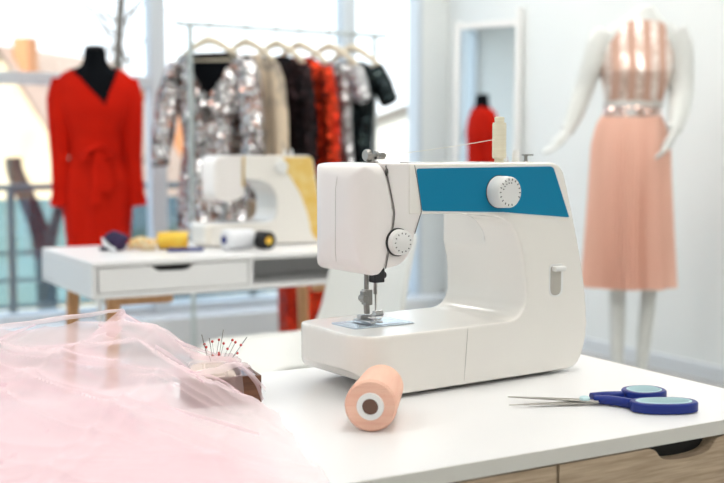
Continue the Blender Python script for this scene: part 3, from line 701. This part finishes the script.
# doubled folds lying on top of the heap, running towards the pin cushion
def fold_band(pts, ws, seed):
    mb = MB(); c = curve3(pts, 8); n_ = len(c); vs = []; m_ = 7
    for i, p in enumerate(c):
        d = (c[min(i + 1, n_ - 1)] - c[max(i - 1, 0)]).normalized(); s_ = Vector((-d.y, d.x, 0)).normalized(); f = i / (n_ - 1) * (len(ws) - 1); k = min(int(f), len(ws) - 2); w_ = ws[k] + (ws[k + 1] - ws[k]) * (f - k)
        for j in range(m_):
            t = j / (m_ - 1) * 2 - 1; q = p + s_ * w_ * t
            vs.append((q.x, q.y, q.z + .003 * (1 - t * t) + .0015 * noise.noise(Vector((i * .3, t * 2, seed)))))
    return mb.add(vs, [(i * m_ + j, i * m_ + j + 1, (i + 1) * m_ + j + 1, (i + 1) * m_ + j) for i in range(n_ - 1) for j in range(m_ - 1)])
def dp(u, v, h): return desk_pt(u, v, .75 + h)
fold_band([dp(.410, 1.325, .103), dp(.385, 1.285, .091), dp(.345, 1.225, .080), dp(.325, 1.17, .066)], [.004, .014, .018, .010], 1).build('fold', M['tulle'], tl, fix=False)
fold_band([dp(-.05, 1.310, .088), dp(.200, 1.318, .092), dp(.28, 1.325, .095), dp(.36, 1.328, .100), dp(.412, 1.327, .103)], [.012, .014, .014, .004], 2).build('fold', M['tulle2'], tl, fix=False)
fold_band([dp(.405, 1.315, .100), dp(.44, 1.275, .075), dp(.475, 1.235, .054), dp(.505, 1.205, .052), dp(.526, 1.186, .030), dp(.534, 1.178, .004)], [.010, .014, .012, .010, .006, .004], 3).build('fold', M['tulle'], tl, fix=False)
fold_band([dp(.36, 1.14, .058), dp(.42, 1.15, .052), dp(.47, 1.165, .050), dp(.505, 1.178, .050), dp(.532, 1.166, .020)], [.006, .012, .012, .010, .003], 4).build('fold', M['tulle2'], tl, fix=False)

for k, pts in enumerate(([(.408, 1.322, .100), (.46, 1.275, .068), (.50, 1.225, .052), (.527, 1.19, .036)], [(.29, 1.20, .072), (.38, 1.16, .062), (.46, 1.15, .045), (.50, 1.12, .012)],
                         [(.10, 1.20, .085), (.22, 1.12, .068), (.34, 1.06, .050), (.44, .98, .020)], [(.37, 1.29, .092), (.41, 1.24, .078), (.43, 1.18, .060), (.44, 1.13, .045)], [(.30, 1.31, .095), (.24, 1.25, .088), (.20, 1.17, .078), (.22, 1.08, .062)])):
    fold_band([dp(*q) for q in pts], [.001, .0045, .0035, .001], 20 + k).build('fold', M['tulle'], tl, fix=False)

# ------------------------------------------------------------------ white shell chair behind the desk
ch = thing('shell_chair', 'white moulded shell chair with grey legs between the two desks', 'chair', W(1.33, 2.60), A + PI)   # local +X = facing
mb = MB(); nu, nv = 40, 28; top = []; prof = curve3([(.235, .432, 0), (.225, .462, 0), (.17, .472, 0), (.05, .452, 0), (-.08, .445, 0), (-.165, .475, 0), (-.205, .56, 0), (-.235, .70, 0), (-.262, .80, 0), (-.275, .835, 0)], 5)
nn = len(prof)
for i, p in enumerate(prof):
    s = i / (nn - 1); hw = .225 if s < .55 else .225 - .035 * (s - .55) / .45
    if s < .12: hw = .19 + .035 * s / .12
    if s > .9: hw -= .05 * ((s - .9) / .1) ** 2
    wing = .055 * math.exp(-((s - .42) / .22) ** 2) + .012
    for j in range(nv + 1):
        t = 2 * j / nv - 1; k = abs(t) ** 2.6
        top.append((p.x + (.05 * k if s > .5 else 0.0), t * hw, p.y + wing * k + (.02 * k if s < .5 else 0)))
fs = [(i * (nv + 1) + j, (i + 1) * (nv + 1) + j, (i + 1) * (nv + 1) + j + 1, i * (nv + 1) + j + 1) for i in range(nn - 1) for j in range(nv)]
mb.add(top, fs); o = mb.build('seat_shell', M['chair'], ch)
sd = o.modifiers.new('s', 'SOLIDIFY'); sd.thickness = .012; sd.offset = 0
for sx_ in (-1, 1):
    for sy in (-1, 1):
        MB().tube([(.03 + sx_ * .07, sy * .08, .445), (.02 + sx_ * .20, sy * .20, 0)], [.011, .009], 12).build('leg', M['white_metal'], ch)
MB().box((-.05, -.09, .432), (.11, .09, .444)).build('seat_mount', M['white_metal'], ch)

# ------------------------------------------------------------------ things on the back desk
dz = .7505
t = thing('thread_spool', 'white thread spool with a blue end lying before the yellow panelled machine', 'thread spool', (-.420, 3.345, dz + .0322), (0, 0, R(40)))
MB().lathe([(.010, 0), (.028, .0005), (.032, .005), (.0295, .096), (.026, .100), (.008, .100)], 36, (0, 0, 0), (1, 0, 0)).build('wound_thread', M['white_thread'], t)
MB().lathe([(.001, -.003), (.0125, -.003), (.0125, .002), (.001, .002)], 24, (0, 0, 0), (1, 0, 0)).build('blue_cap', M['blue_plastic'], t)
t = thing('thread_spool', 'black thread spool with a yellow core lying before the yellow panelled machine', 'thread spool', (-.286, 3.366, dz + .0285), (0, 0, R(128)))
MB().lathe([(.010, 0), (.026, .0005), (.0282, .004), (.0282, .05), (.026, .055), (.008, .055)], 36, (0, 0, 0), (1, 0, 0)).build('wound_thread', M['black_thread'], t)
MB().lathe([(.004, -.002), (.012, -.002), (.012, .001), (.004, .001)], 24, (0, 0, 0), (1, 0, 0)).build('yellow_core', M['yellow_thread'], t)
o = MB().tube([(0, 0, 0), (.10, .012, 0), (.108, .0128, 0)], [.0055, .0055, .003], 14).build('marker', M['blue_plastic']); tag(o, 'blue marker pen lying flat near the back desk drawer handle', 'pen', (-.585, 3.30, dz + .0056), R(8))
t = thing('thread_spool', 'yellow thread spool lying beside the cream measuring tape on the back desk', 'thread spool', (-.630, 3.375, dz + .0275), (0, 0, R(9)))
MB().lathe([(.008, 0), (.023, .0005), (.026, .004), (.0275, .045), (.0265, .090), (.024, .093), (.008, .093)], 32, (0, 0, 0), (1, 0, 0)).build('wound_thread', M['yellow_thread'], t)
MB().lathe([(.006, -.004), (.011, -.004), (.011, .087), (.006, .087)], 20, (0, 0, 0), (1, 0, 0)).build('core', M['white_plastic'], t)
t = thing('measuring_tape', 'loosely coiled cream and orange measuring tape beside the yellow spool', 'measuring tape', (-.672, 3.36, dz), (0, 0, R(9)))
mb = MB()
for k in range(6):
    r = .015 + .0018 * k; xx = -.036 + .014 * k
    pts = [(xx + .006 * math.sin(a_ / 9 * PI), math.cos(a_ / 18 * 2 * PI) * r * 1.25, .019 + .004 * math.sin(k) + math.sin(a_ / 18 * 2 * PI) * min(r, .0185)) for a_ in range(19)]
    vs = [];
    for p in pts: vs += [(p[0] - .006, p[1], max(p[2], .0006)), (p[0] + .006, p[1], max(p[2], .0006))]
    mb.add(vs, [(2 * i, 2 * i + 1, 2 * i + 3, 2 * i + 2) for i in range(18)])
o = mb.build('tape', M['tape'], t, fix=False); sd = o.modifiers.new('s', 'SOLIDIFY'); sd.thickness = .0008
t = thing('ribbon_bundle', 'crumpled navy ribbon bundle with a white band at the left of the back desk', 'ribbon', (-.750, 3.335, dz), (0, 0, R(-30)))
vs = []; mb = MB(); mb.ball((0, 0, .029), .034, 16, (1.25, .8, .9))
mb.v = [(x * (1 + .25 * noise.noise(Vector((x * 60, y * 60, z * 60)))), y * (1 + .25 * noise.noise(Vector((x * 60, y * 60 + 5, z * 60)))), max(z + .006 * noise.noise(Vector((x * 70, y * 70, z * 70 + 4))), .0004)) for x, y, z in mb.v]
b1 = mb; b1.build('bundle', M['navy'], t)
MB().box((-.052, -.018, .0), (-.03, .016, .012)).build('ribbon_end', M['navy'], t, .004)
MB().tube(curve3([(-.034, -.022, .038), (-.016, -.030, .026), (.006, -.031, .012), (.030, -.034, .004)], 5), [.004] * 3 + [.008] * 13, 10, flat=.5).build('white_band', M['white_thread'], t)

# ------------------------------------------------------------------ hanging rail and clothes
RV = 4.70
rk = thing('clothes_rack', 'thin white metal clothes rack by the window holding party clothes', 'clothes rack', W(1.785, RV), A)
MB().tube([(-.03, 0, 1.620), (1.07, 0, 1.620)], .010, 12).build('rail', M['rack_metal'], rk)
for x in (.04, 1.0):
    MB().tube([(x, 0, .10), (x, 0, 1.624)], .012 if x < .5 else .010, 12).build('post', M['rack_metal'], rk)
    MB().tube([(x, -.22, .085), (x, .22, .085)], .014, 12).build('foot_bar', M['rack_metal'], rk)
    for y in (-.20, .20): MB().lathe([(.028, -.010), (.030, -.006), (.030, .006), (.028, .010)], 20, (x, y, .030), (1, 0, 0)).tube([(x, y, .03), (x, y, .08)], .008, 8).build('caster', M['rail'], rk)
MB().tube([(.04, 0, .13), (1.0, 0, .13)], .010, 12).build('cross_bar', M['rack_metal'], rk)

def hanger(u, ang, label):
    t = thing('clothes_hanger', label, 'clothes hanger', W(u, RV, 1.620), ang, 'wooden hangers on the clothes rack')
    MB().tube(curve3([(.012, 0, -.012), (.016, 0, .004), (.004, 0, .016), (-.012, 0, .010), (-.014, 0, -.002), (0, 0, -.03), (0, 0, -.065)], 5), .0022, 8).build('hook', M['steel'], t)
    pts = curve3([(-.165, 0, -.158), (-.12, 0, -.128), (-.06, 0, -.088), (0, 0, -.066), (.06, 0, -.088), (.12, 0, -.128), (.165, 0, -.158)], 5)
    MB().tube(pts, [.010 + .009 * (1 - abs(2 * i / (len(pts) - 1) - 1)) for i in range(len(pts))], 12, flat=.62, up=(0, 0, 1)).build('hanger_arms', M['hanger_wood'], t)
    MB().tube([(-.155, 0, -.156), (.155, 0, -.156)], .0055, 8).build('trouser_bar', M['hanger_wood'], t)
def garment(name, label, cat, u, ang, keys, m_, sleeves=(), fold=.01, nf=7, seed=0, cut=None, lining=None, dz_=0, off=0, sl_m=None):
    """keys from the shoulders down, relative to the rail height"""
    p = W(u + off, RV, 1.620 + dz_)
    t = thing(name, label, cat, p, ang)
    loft(keys, 60, 80, fold, nf, 1.1, seed, cut).build('bodice', m_, t, fix=False)
    for pts, rs in sleeves:
        c = curve3(pts, 5); n_ = len(c); k = len(rs) - 1
        rr = [rs[min(int(i / (n_ - 1) * k), k - 1)] + (rs[min(int(i / (n_ - 1) * k) + 1, k)] - rs[min(int(i / (n_ - 1) * k), k - 1)]) * ((i / (n_ - 1) * k) - min(int(i / (n_ - 1) * k), k - 1)) for i in range(n_)]
        mb = MB().tube(c, rr, 20, flat=.8, cap=False)
        mb.v = [(x + .006 * noise.noise(Vector((x * 20, y * 20, z * 16))), y + .006 * noise.noise(Vector((x * 20 + 7, y * 20, z * 16))), z) for x, y, z in mb.v]
        mb.build('sleeve', sl_m or m_, t)
    if lining: lining.build('lining', M['black_cloth'], t)
    return t
def shoulders(hw, nk=.06, z=-.085, sl=.075, ty=.05):
    return [(z, 0, 0, nk, .03), (z - sl * .25, 0, 0, nk + (hw - nk) * .45, .045), (z - sl * .6, 0, 0, nk + (hw - nk) * .85, ty), (z - sl, 0, 0, hw, ty + .01)]
X0 = .02
HU = [1.915, 2.095, 2.250, 2.370, 2.530, 2.655]
angs = [R(-17), R(-31), R(-33), R(-33), R(-33), R(-33)]
hl = ['wooden hanger carrying the silver and rose sequin dress', 'wooden hanger carrying the beige lace dress', 'wooden hanger carrying the black sequin gown', 'wooden hanger carrying the red sequin gown', 'wooden hanger carrying the grey sequin top', 'wooden hanger carrying the black short sleeved top']
for u, a_, l in zip(HU, angs, hl): hanger(u, a_, l)
vcut = lambda c: c.y < 0 and c.z > -.335 and abs(c.x - .022) < .125 * (c.z + .335) / .20
ln = MB(); ln.prism([(-.16, -.135), (.16, -.135), (.10, -.38), (-.10, -.38)], .0, .012)
garment('sequin_dress', 'silver and rose sequin dress with deep black lined V neck, leftmost on the rack', 'dress', HU[0], angs[0],
        [(-.125, .01, 0, .14, .035), (-.15, .01, 0, .175, .05), (-.22, .01, 0, .182, .060), (-.42, .01, 0, .155, .070), (-.52, .01, 0, .135, .070), (-.62, .01, 0, .150, .07), (-.80, .01, 0, .170, .075), (-1.00, .01, 0, .175, .08)], M['seq_silver'],
        [([(-.150, 0, -.17), (-.190, -.01, -.30), (-.215, -.03, -.46), (-.225, -.05, -.57), (-.218, -.06, -.63)], [.052, .060, .056, .046, .040]),
         ([(.170, 0, -.16), (.205, -.02, -.30), (.225, -.04, -.50), (.230, -.06, -.72), (.225, -.06, -.78)], [.052, .060, .056, .048, .042])], .010, 6, 1, vcut, ln)
garment('lace_dress', 'beige lace dress hanging between the silver and black sequin dresses', 'dress', HU[1], angs[1],
        shoulders(.165, .07, -.125, .065, .035) + [(-.45, 0, 0, .165, .045), (-.8, 0, 0, .18, .05), (-1.13, 0, 0, .20, .055)], M['beige'],
        [([(.15, 0, -.18), (.19, -.01, -.30), (.205, -.015, -.55), (.20, -.015, -.72)], [.035, .040, .038, .032])], .010, 8, 2)
garment('black_gown', 'black sequin gown hanging between the beige lace dress and the red gown', 'dress', HU[2], angs[2],
        shoulders(.165, .07, -.125, .065, .035) + [(-.5, 0, 0, .16, .045), (-.8, 0, 0, .18, .05), (-1.15, 0, 0, .20, .055)], M['seq_black'],
        [([(.15, 0, -.18), (.185, -.01, -.30), (.200, -.015, -.5), (.205, -.015, -.62)], [.038, .040, .038, .034])], .009, 7, 3)
garment('red_gown', 'long red sequin gown reaching below the back desk', 'dress', HU[3], angs[3],
        shoulders(.165, .07, -.125, .07, .035) + [(-.5, 0, 0, .155, .045), (-.8, 0, 0, .15, .05), (-1.1, .02, 0, .15, .055), (-1.44, .04, 0, .155, .06)], M['seq_red'],
        [([(.15, 0, -.18), (.185, -.01, -.32), (.200, -.015, -.55), (.195, -.015, -.68)], [.038, .042, .040, .036])], .010, 7, 4)
garment('sequin_blouse', 'silver grey short sleeved sequin top near the right end of the rack', 'top', HU[4], angs[4],
        shoulders(.155, .07, -.135, .06, .035) + [(-.4, 0, 0, .130, .042), (-.7, 0, 0, .15, .045), (-.98, 0, 0, .16, .05)], M['seq_grey'],
        [([(.145, 0, -.18), (.18, -.005, -.25), (.205, -.01, -.33)], [.046, .048, .046]), ([(-.145, 0, -.18), (-.18, -.005, -.25), (-.205, -.01, -.33)], [.044, .046, .044])], .008, 6, 5)
garment('short_sleeved_dress', 'black short sleeved sequin dress, rightmost on the rack', 'dress', HU[5], angs[5],
        shoulders(.150, .07, -.135, .06, .038) + [(-.36, 0, 0, .125, .045), (-.55, 0, 0, .110, .045), (-.85, 0, 0, .14, .05), (-1.15, 0, 0, .15, .055)], M['seq_darkgreen'],
        [([(.135, 0, -.18), (.18, -.005, -.25), (.222, -.01, -.335)], [.050, .052, .048]), ([(-.14, 0, -.18), (-.18, -.005, -.25), (-.205, -.01, -.34)], [.044, .046, .044])], .008, 6, 6)

# ------------------------------------------------------------------ black dress form in red wrap dress
rm = thing('dress_form', 'black dress form on a stand wearing a red long sleeved wrap dress', 'mannequin', (-1.290, 5.37, 0), R(10))
bust = loft([(1.548, 0, .01, .048, .048), (1.545, 0, .01, .052, .05), (1.49, 0, .01, .055, .054), (1.455, 0, .01, .075, .062), (1.43, 0, .008, .125, .070), (1.405, 0, .005, .165, .082), (1.34, 0, 0, .172, .100), (1.26, 0, -.01, .165, .115), (1.16, 0, 0, .140, .100), (1.06, 0, 0, .118, .090), (.96, 0, 0, .150, .105), (.86, 0, 0, .165, .11), (.78, 0, 0, .15, .10)], 60, 64, cap=True, smoothk=2)
bust.build('torso', M['black_cloth'], rm, fix=False)
MB().lathe([(.050, 0), (.050, .012), (.02, .018)], 30, (0, .01, 1.547)).build('neck_cap', M['black_plastic'], rm)
MB().tube([(0, 0, .05), (0, 0, .80)], .016, 16).build('pole', M['white_metal'], rm)
MB().lathe([(.15, 0), (.15, .012), (.12, .022), (.02, .04)], 40, (0, 0, 0)).build('base', M['white_metal'], rm)
def redcut(c):
    # wrap neckline: left edge starts left of the neck, right edge right of it, meeting right of centre
    if c.y > .03 or c.z < 1.275: return c.z > 1.455 and abs(c.x) < .08
    f = (c.z - 1.275) / .165
    return (.050 - .155 * f) < c.x < (.050 + .060 * f)
dress = loft([(1.462, 0, .008, .086, .074), (1.445, 0, .006, .135, .082), (1.415, 0, .004, .175, .092), (1.36, 0, 0, .188, .112), (1.26, 0, -.004, .180, .128), (1.14, 0, 0, .138, .112), (1.085, 0, 0, .120, .103), (1.02, 0, 0, .130, .108), (.92, 0, 0, .165, .122), (.80, 0, 0, .168, .124), (.62, 0, 0, .150, .115), (.46, 0, 0, .145, .112)], 90, 110, .006, 5, .8, 3, redcut, cap=False)
dress.build('dress', M['red'], rm, fix=False)
MB().add(*(lambda mbb: (mbb.v, mbb.f))(loft([(1.13, 0, 0, .138, .116), (1.10, 0, 0, .132, .114), (1.06, 0, 0, .132, .113), (1.03, 0, 0, .136, .115)], 12, 80, cap=False))).build('sash', M['red'], rm, fix=False)
for s, pts, rs in ((-1, [(-.150, 0, 1.395), (-.165, -.01, 1.30), (-.172, -.02, 1.15), (-.174, -.03, 1.00), (-.176, -.04, .86), (-.182, -.04, .79)], [.055, .066, .052, .040, .036, .044]),
                  (1, [(.145, 0, 1.395), (.160, -.01, 1.30), (.170, -.02, 1.15), (.176, -.03, 1.00), (.186, -.04, .86), (.193, -.04, .79)], [.055, .066, .052, .040, .038, .046])):
    c = curve3(pts, 6); rr = []
    for i in range(len(rs) - 1):
        for q in range(6): rr.append(rs[i] + (rs[i + 1] - rs[i]) * q / 6)
    rr.append(rs[-1]); MB().tube(c, rr, 24, flat=.85).build('sleeve', M['red'], rm)
kn = MB().ball((.012, -.128, 1.068), .026, 10, (1.1, .7, 1)).build('sash_knot', M['red'], rm)
for pts in ([(.012, -.135, 1.06), (.005, -.145, .98), (-.002, -.150, .88), (-.006, -.150, .80)], [(.016, -.135, 1.06), (.045, -.148, .99), (.050, -.150, .92), (.040, -.150, .86)], [(.01, -.135, 1.07), (-.03, -.150, 1.06), (-.06, -.150, 1.02), (-.03, -.14, 1.03)], [(.01, -.135, 1.07), (.05, -.150, 1.07), (.08, -.145, 1.04), (.04, -.14, 1.03)]):
    MB().tube(curve3(pts, 5), [.015 + .018 * i / 15 for i in range(16)], 12, flat=.30, up=(1, 0, 0)).build('sash_tail', M['red'], rm)

# ------------------------------------------------------------------ white mannequin in blush outfit
wm = thing('mannequin', 'headless white full body mannequin in striped sequin top and blush pleated skirt', 'mannequin', (1.125, 4.63, 0), R(-6))
def limb(mb, pts, rs, flat=1.):
    c = curve3(pts, 6); rr = []
    for i in range(len(rs) - 1):
        for q in range(6): rr.append(rs[i] + (rs[i + 1] - rs[i]) * q / 6)
    rr.append(rs[-1]); return mb.tube(c, rr, 20, flat=flat)
parts = MB()
t_ = loft([(1.650, .045, .0, .035, .038), (1.646, .045, 0, .050, .052), (1.615, .042, 0, .052, .054), (1.595, .038, 0, .085, .062), (1.575, .034, 0, .135, .068), (1.535, .030, 0, .162, .080), (1.46, .026, -.004, .150, .092), (1.38, .020, -.022, .142, .112), (1.30, .012, -.008, .122, .094), (1.20, .004, 0, .105, .084), (1.12, 0, 0, .128, .096), (1.02, 0, .01, .158, .112), (.92, 0, .01, .155, .105), (.86, 0, .01, .12, .09)], 60, 48, cap=True)
def cl(mb):
    mb.f.append(tuple(range(len(mb.v) - 48, len(mb.v)))); return mb
t_ = cl(t_)
limb(parts, [(-.058, 0, .93), (-.055, -.005, .75), (-.045, -.010, .54), (-.042, .0, .46), (-.038, .012, .30), (-.036, .010, .10), (-.036, -.01, .05)], [.085, .075, .045, .036, .034, .024, .030])
limb(parts, [(.070, 0, .93), (.080, .01, .75), (.092, .01, .54), (.092, .015, .46), (.082, .03, .30), (.066, .03, .10), (.064, .02, .05)], [.085, .075, .044, .035, .033, .024, .030])
for x, y in ((-.036, -.02), (.064, .01)): limb(parts, [(x, y + .04, .045), (x, y - .05, .04), (x - .005, y - .14, .025), (x - .005, y - .18, .018)], [.034, .038, .034, .018])
# arms: left of view reaches out and down, right of view hangs in front of the hip
limb(parts, [(-.110, 0, 1.540), (-.140, -.01, 1.49), (-.170, -.02, 1.40), (-.200, -.02, 1.31), (-.232, -.05, 1.22), (-.258, -.08, 1.160), (-.272, -.09, 1.135)], [.056, .056, .049, .045, .040, .030, .030], .9)
limb(parts, [(.160, 0, 1.545), (.186, 0, 1.49), (.200, .0, 1.40), (.198, -.02, 1.30), (.180, -.09, 1.22), (.158, -.15, 1.160), (.148, -.17, 1.135)], [.058, .060, .054, .050, .044, .032, .031], .9)
def hand(mb, p, d, side, up=(0, 0, 1)):
    p, d, s_ = Vector(p), Vector(d).normalized(), Vector(side).normalized()
    s_ = (s_ - d * s_.dot(d)).normalized(); n_ = d.cross(s_)
    mb.tube([p - d * .02, p + d * .02, p + d * .06, p + d * .085], [.026, .038, .042, .034], 14, flat=.45, up=tuple(s_))
    for k, (o_, l_) in enumerate(((-.028, .058), (-.010, .070), (.009, .074), (.027, .064))):
        b = p + d * .075 + s_ * o_; mb.tube([b, b + d * l_ * .5 + n_ * .004, b + d * l_ * .8 + n_ * .012, b + d * l_ + n_ * .018], [.0095, .0088, .008, .006], 8)
    b = p + d * .015 + s_ * -.028; mb.tube([b, b + d * .03 - s_ * .018, b + d * .055 - s_ * .024 + n_ * .006], [.011, .010, .007], 8)
hand(parts, (-.272, -.09, 1.135), (-.5, -.30, -.6), (.3, -.9, -.1)); hand(parts, (.150, -.17, 1.135), (-.40, -.35, -.75), (.2, -.9, .3))
# voxel remesh merges everything into one body
body = bpy.data.objects.new('t', parts.add(t_.v, t_.f).mesh('t')); COL.objects.link(body)
md = body.modifiers.new('r', 'REMESH'); md.mode = 'VOXEL'; md.voxel_size = .006; md = body.modifiers.new('s', 'SMOOTH'); md.iterations = 3
dg = bpy.context.evaluated_depsgraph_get(); dg.update(); me = bpy.data.meshes.new_from_object(body.evaluated_get(dg)); bpy.data.objects.remove(body)
me.polygons.foreach_set('use_smooth', [True] * len(me.polygons)); me.materials.clear(); me.name = 'mannequin_body'; place(me, 'body', M['mannequin'], wm)
def topcut(c): return c.z > 1.46 and abs(c.x - .026) > .090 + (1.602 - c.z) * .42
loft([(1.588, .038, 0, .085, .070), (1.572, .036, 0, .118, .076), (1.535, .030, 0, .145, .086), (1.46, .022, -.006, .150, .102), (1.38, .016, -.024, .146, .124), (1.30, .012, -.012, .130, .106), (1.245, .006, 0, .113, .096)], 60, 110, .002, 9, 1, 0, topcut, cap=False).build('sequin_top', M['seq_stripe'], wm, fix=False)
loft([(1.262, .006, 0, .122, .102), (1.248, .005, 0, .122, .103), (1.235, .004, 0, .118, .100)], 10, 90, cap=False).build('lace_hem', M['seq_hem'], wm, fix=False)
loft([(1.238, .003, 0, .117, .100), (1.225, .003, 0, .122, .104), (1.205, .002, 0, .122, .104), (1.195, .002, 0, .120, .102)], 10, 90, cap=False).build('belt', M['seq_belt'], wm, fix=False)
loft([(1.21, .002, 0, .112, .094), (1.17, 0, 0, .138, .108), (1.08, 0, 0, .158, .124), (.95, 0, 0, .162, .135), (.485, .0, .0, .180, .150)], 70, 480, .010, 7, .9, 2, None, False, (64, .010)).build('pleated_skirt', M['pink'], wm, fix=False)
MB().lathe([(.19, 0), (.19, .010), (.18, .014)], 48, (0, 0, 0)).build('base_plate', M['white_metal'], wm)

# ------------------------------------------------------------------ standing mirror
mr = thing('standing_mirror', 'tall white framed standing mirror reflecting the red dress, near the room corner', 'mirror', (.700, 6.31, 0), (R(-1), 0, R(-35.1)))
mw, mh = .215, 1.80
MB().box((-mw, -.015, .06), (-mw + .035, .015, mh)).box((mw - .035, -.015, .06), (mw, .015, mh + .055)).box((-mw + .035, -.015, mh - .045), (mw - .035, .015, mh - .01)).box((-mw + .035, -.015, .06), (mw - .035, .015, .10)).build('frame', M['mirror_frame'], mr, .004)
MB().box((-mw + .035, -.004, .10), (mw - .035, .004, mh - .045)).build('mirror_glass', M['mirror'], mr, 0, False)
for x in (-mw + .015, mw - .015): MB().box((x - .012, -.14, 0), (x + .012, .10, .06)).build('foot', M['mirror_frame'], mr, .004)
#TAIL
# ------------------------------------------------------------------ camera, light, world
cam = bpy.data.cameras.new('camera'); co = bpy.data.objects.new('camera', cam); COL.objects.link(co); scene.camera = co
co.location = (0, 0, 1.05); co.rotation_euler = (PI / 2 - math.atan(89.5 / 1100), 0, 0)
cam.sensor_width = 36; cam.lens = 36 * 1100 / 724; cam.clip_start = .02; cam.clip_end = 300
cam.dof.use_dof = True; cam.dof.focus_distance = 1.36; cam.dof.aperture_fstop = 4.6
sun = bpy.data.lights.new('sun', 'SUN'); so = bpy.data.objects.new('sun', sun); COL.objects.link(so)
sun.energy = 5; sun.angle = R(1); sun.color = (1, .93, .82)
d = Vector(W(1, .35, 0)).normalized() * math.cos(R(42)) + Vector((0, 0, -math.sin(R(42))))
so.rotation_euler = d.to_track_quat('-Z', 'Y').to_euler()
w = bpy.data.worlds.new('sky'); scene.world = w; w.use_nodes = True
bg = w.node_tree.nodes['Background']
tc = w.node_tree.nodes.new('ShaderNodeTexCoord'); sx = w.node_tree.nodes.new('ShaderNodeSeparateXYZ'); cr = w.node_tree.nodes.new('ShaderNodeValToRGB')
w.node_tree.links.new(tc.outputs['Generated'], sx.inputs[0]); w.node_tree.links.new(sx.outputs[2], cr.inputs[0]); w.node_tree.links.new(cr.outputs[0], bg.inputs[0])
cr.color_ramp.elements[0].position = 0; cr.color_ramp.elements[0].color = (.97, .97, .96, 1)
cr.color_ramp.elements[1].position = .5; cr.color_ramp.elements[1].color = (.72, .86, 1, 1)
bg.inputs[1].default_value = 2.1
vs_ = scene.view_settings; vs_.view_transform = 'Standard'; vs_.look = 'None'; vs_.gamma = 1; vs_.exposure = .05; vs_.use_curve_mapping = False
scene.cycles.use_denoising = True
scene.cycles.max_bounces = 10; scene.cycles.transparent_max_bounces = 16
scene.cycles.sample_clamp_indirect = 6
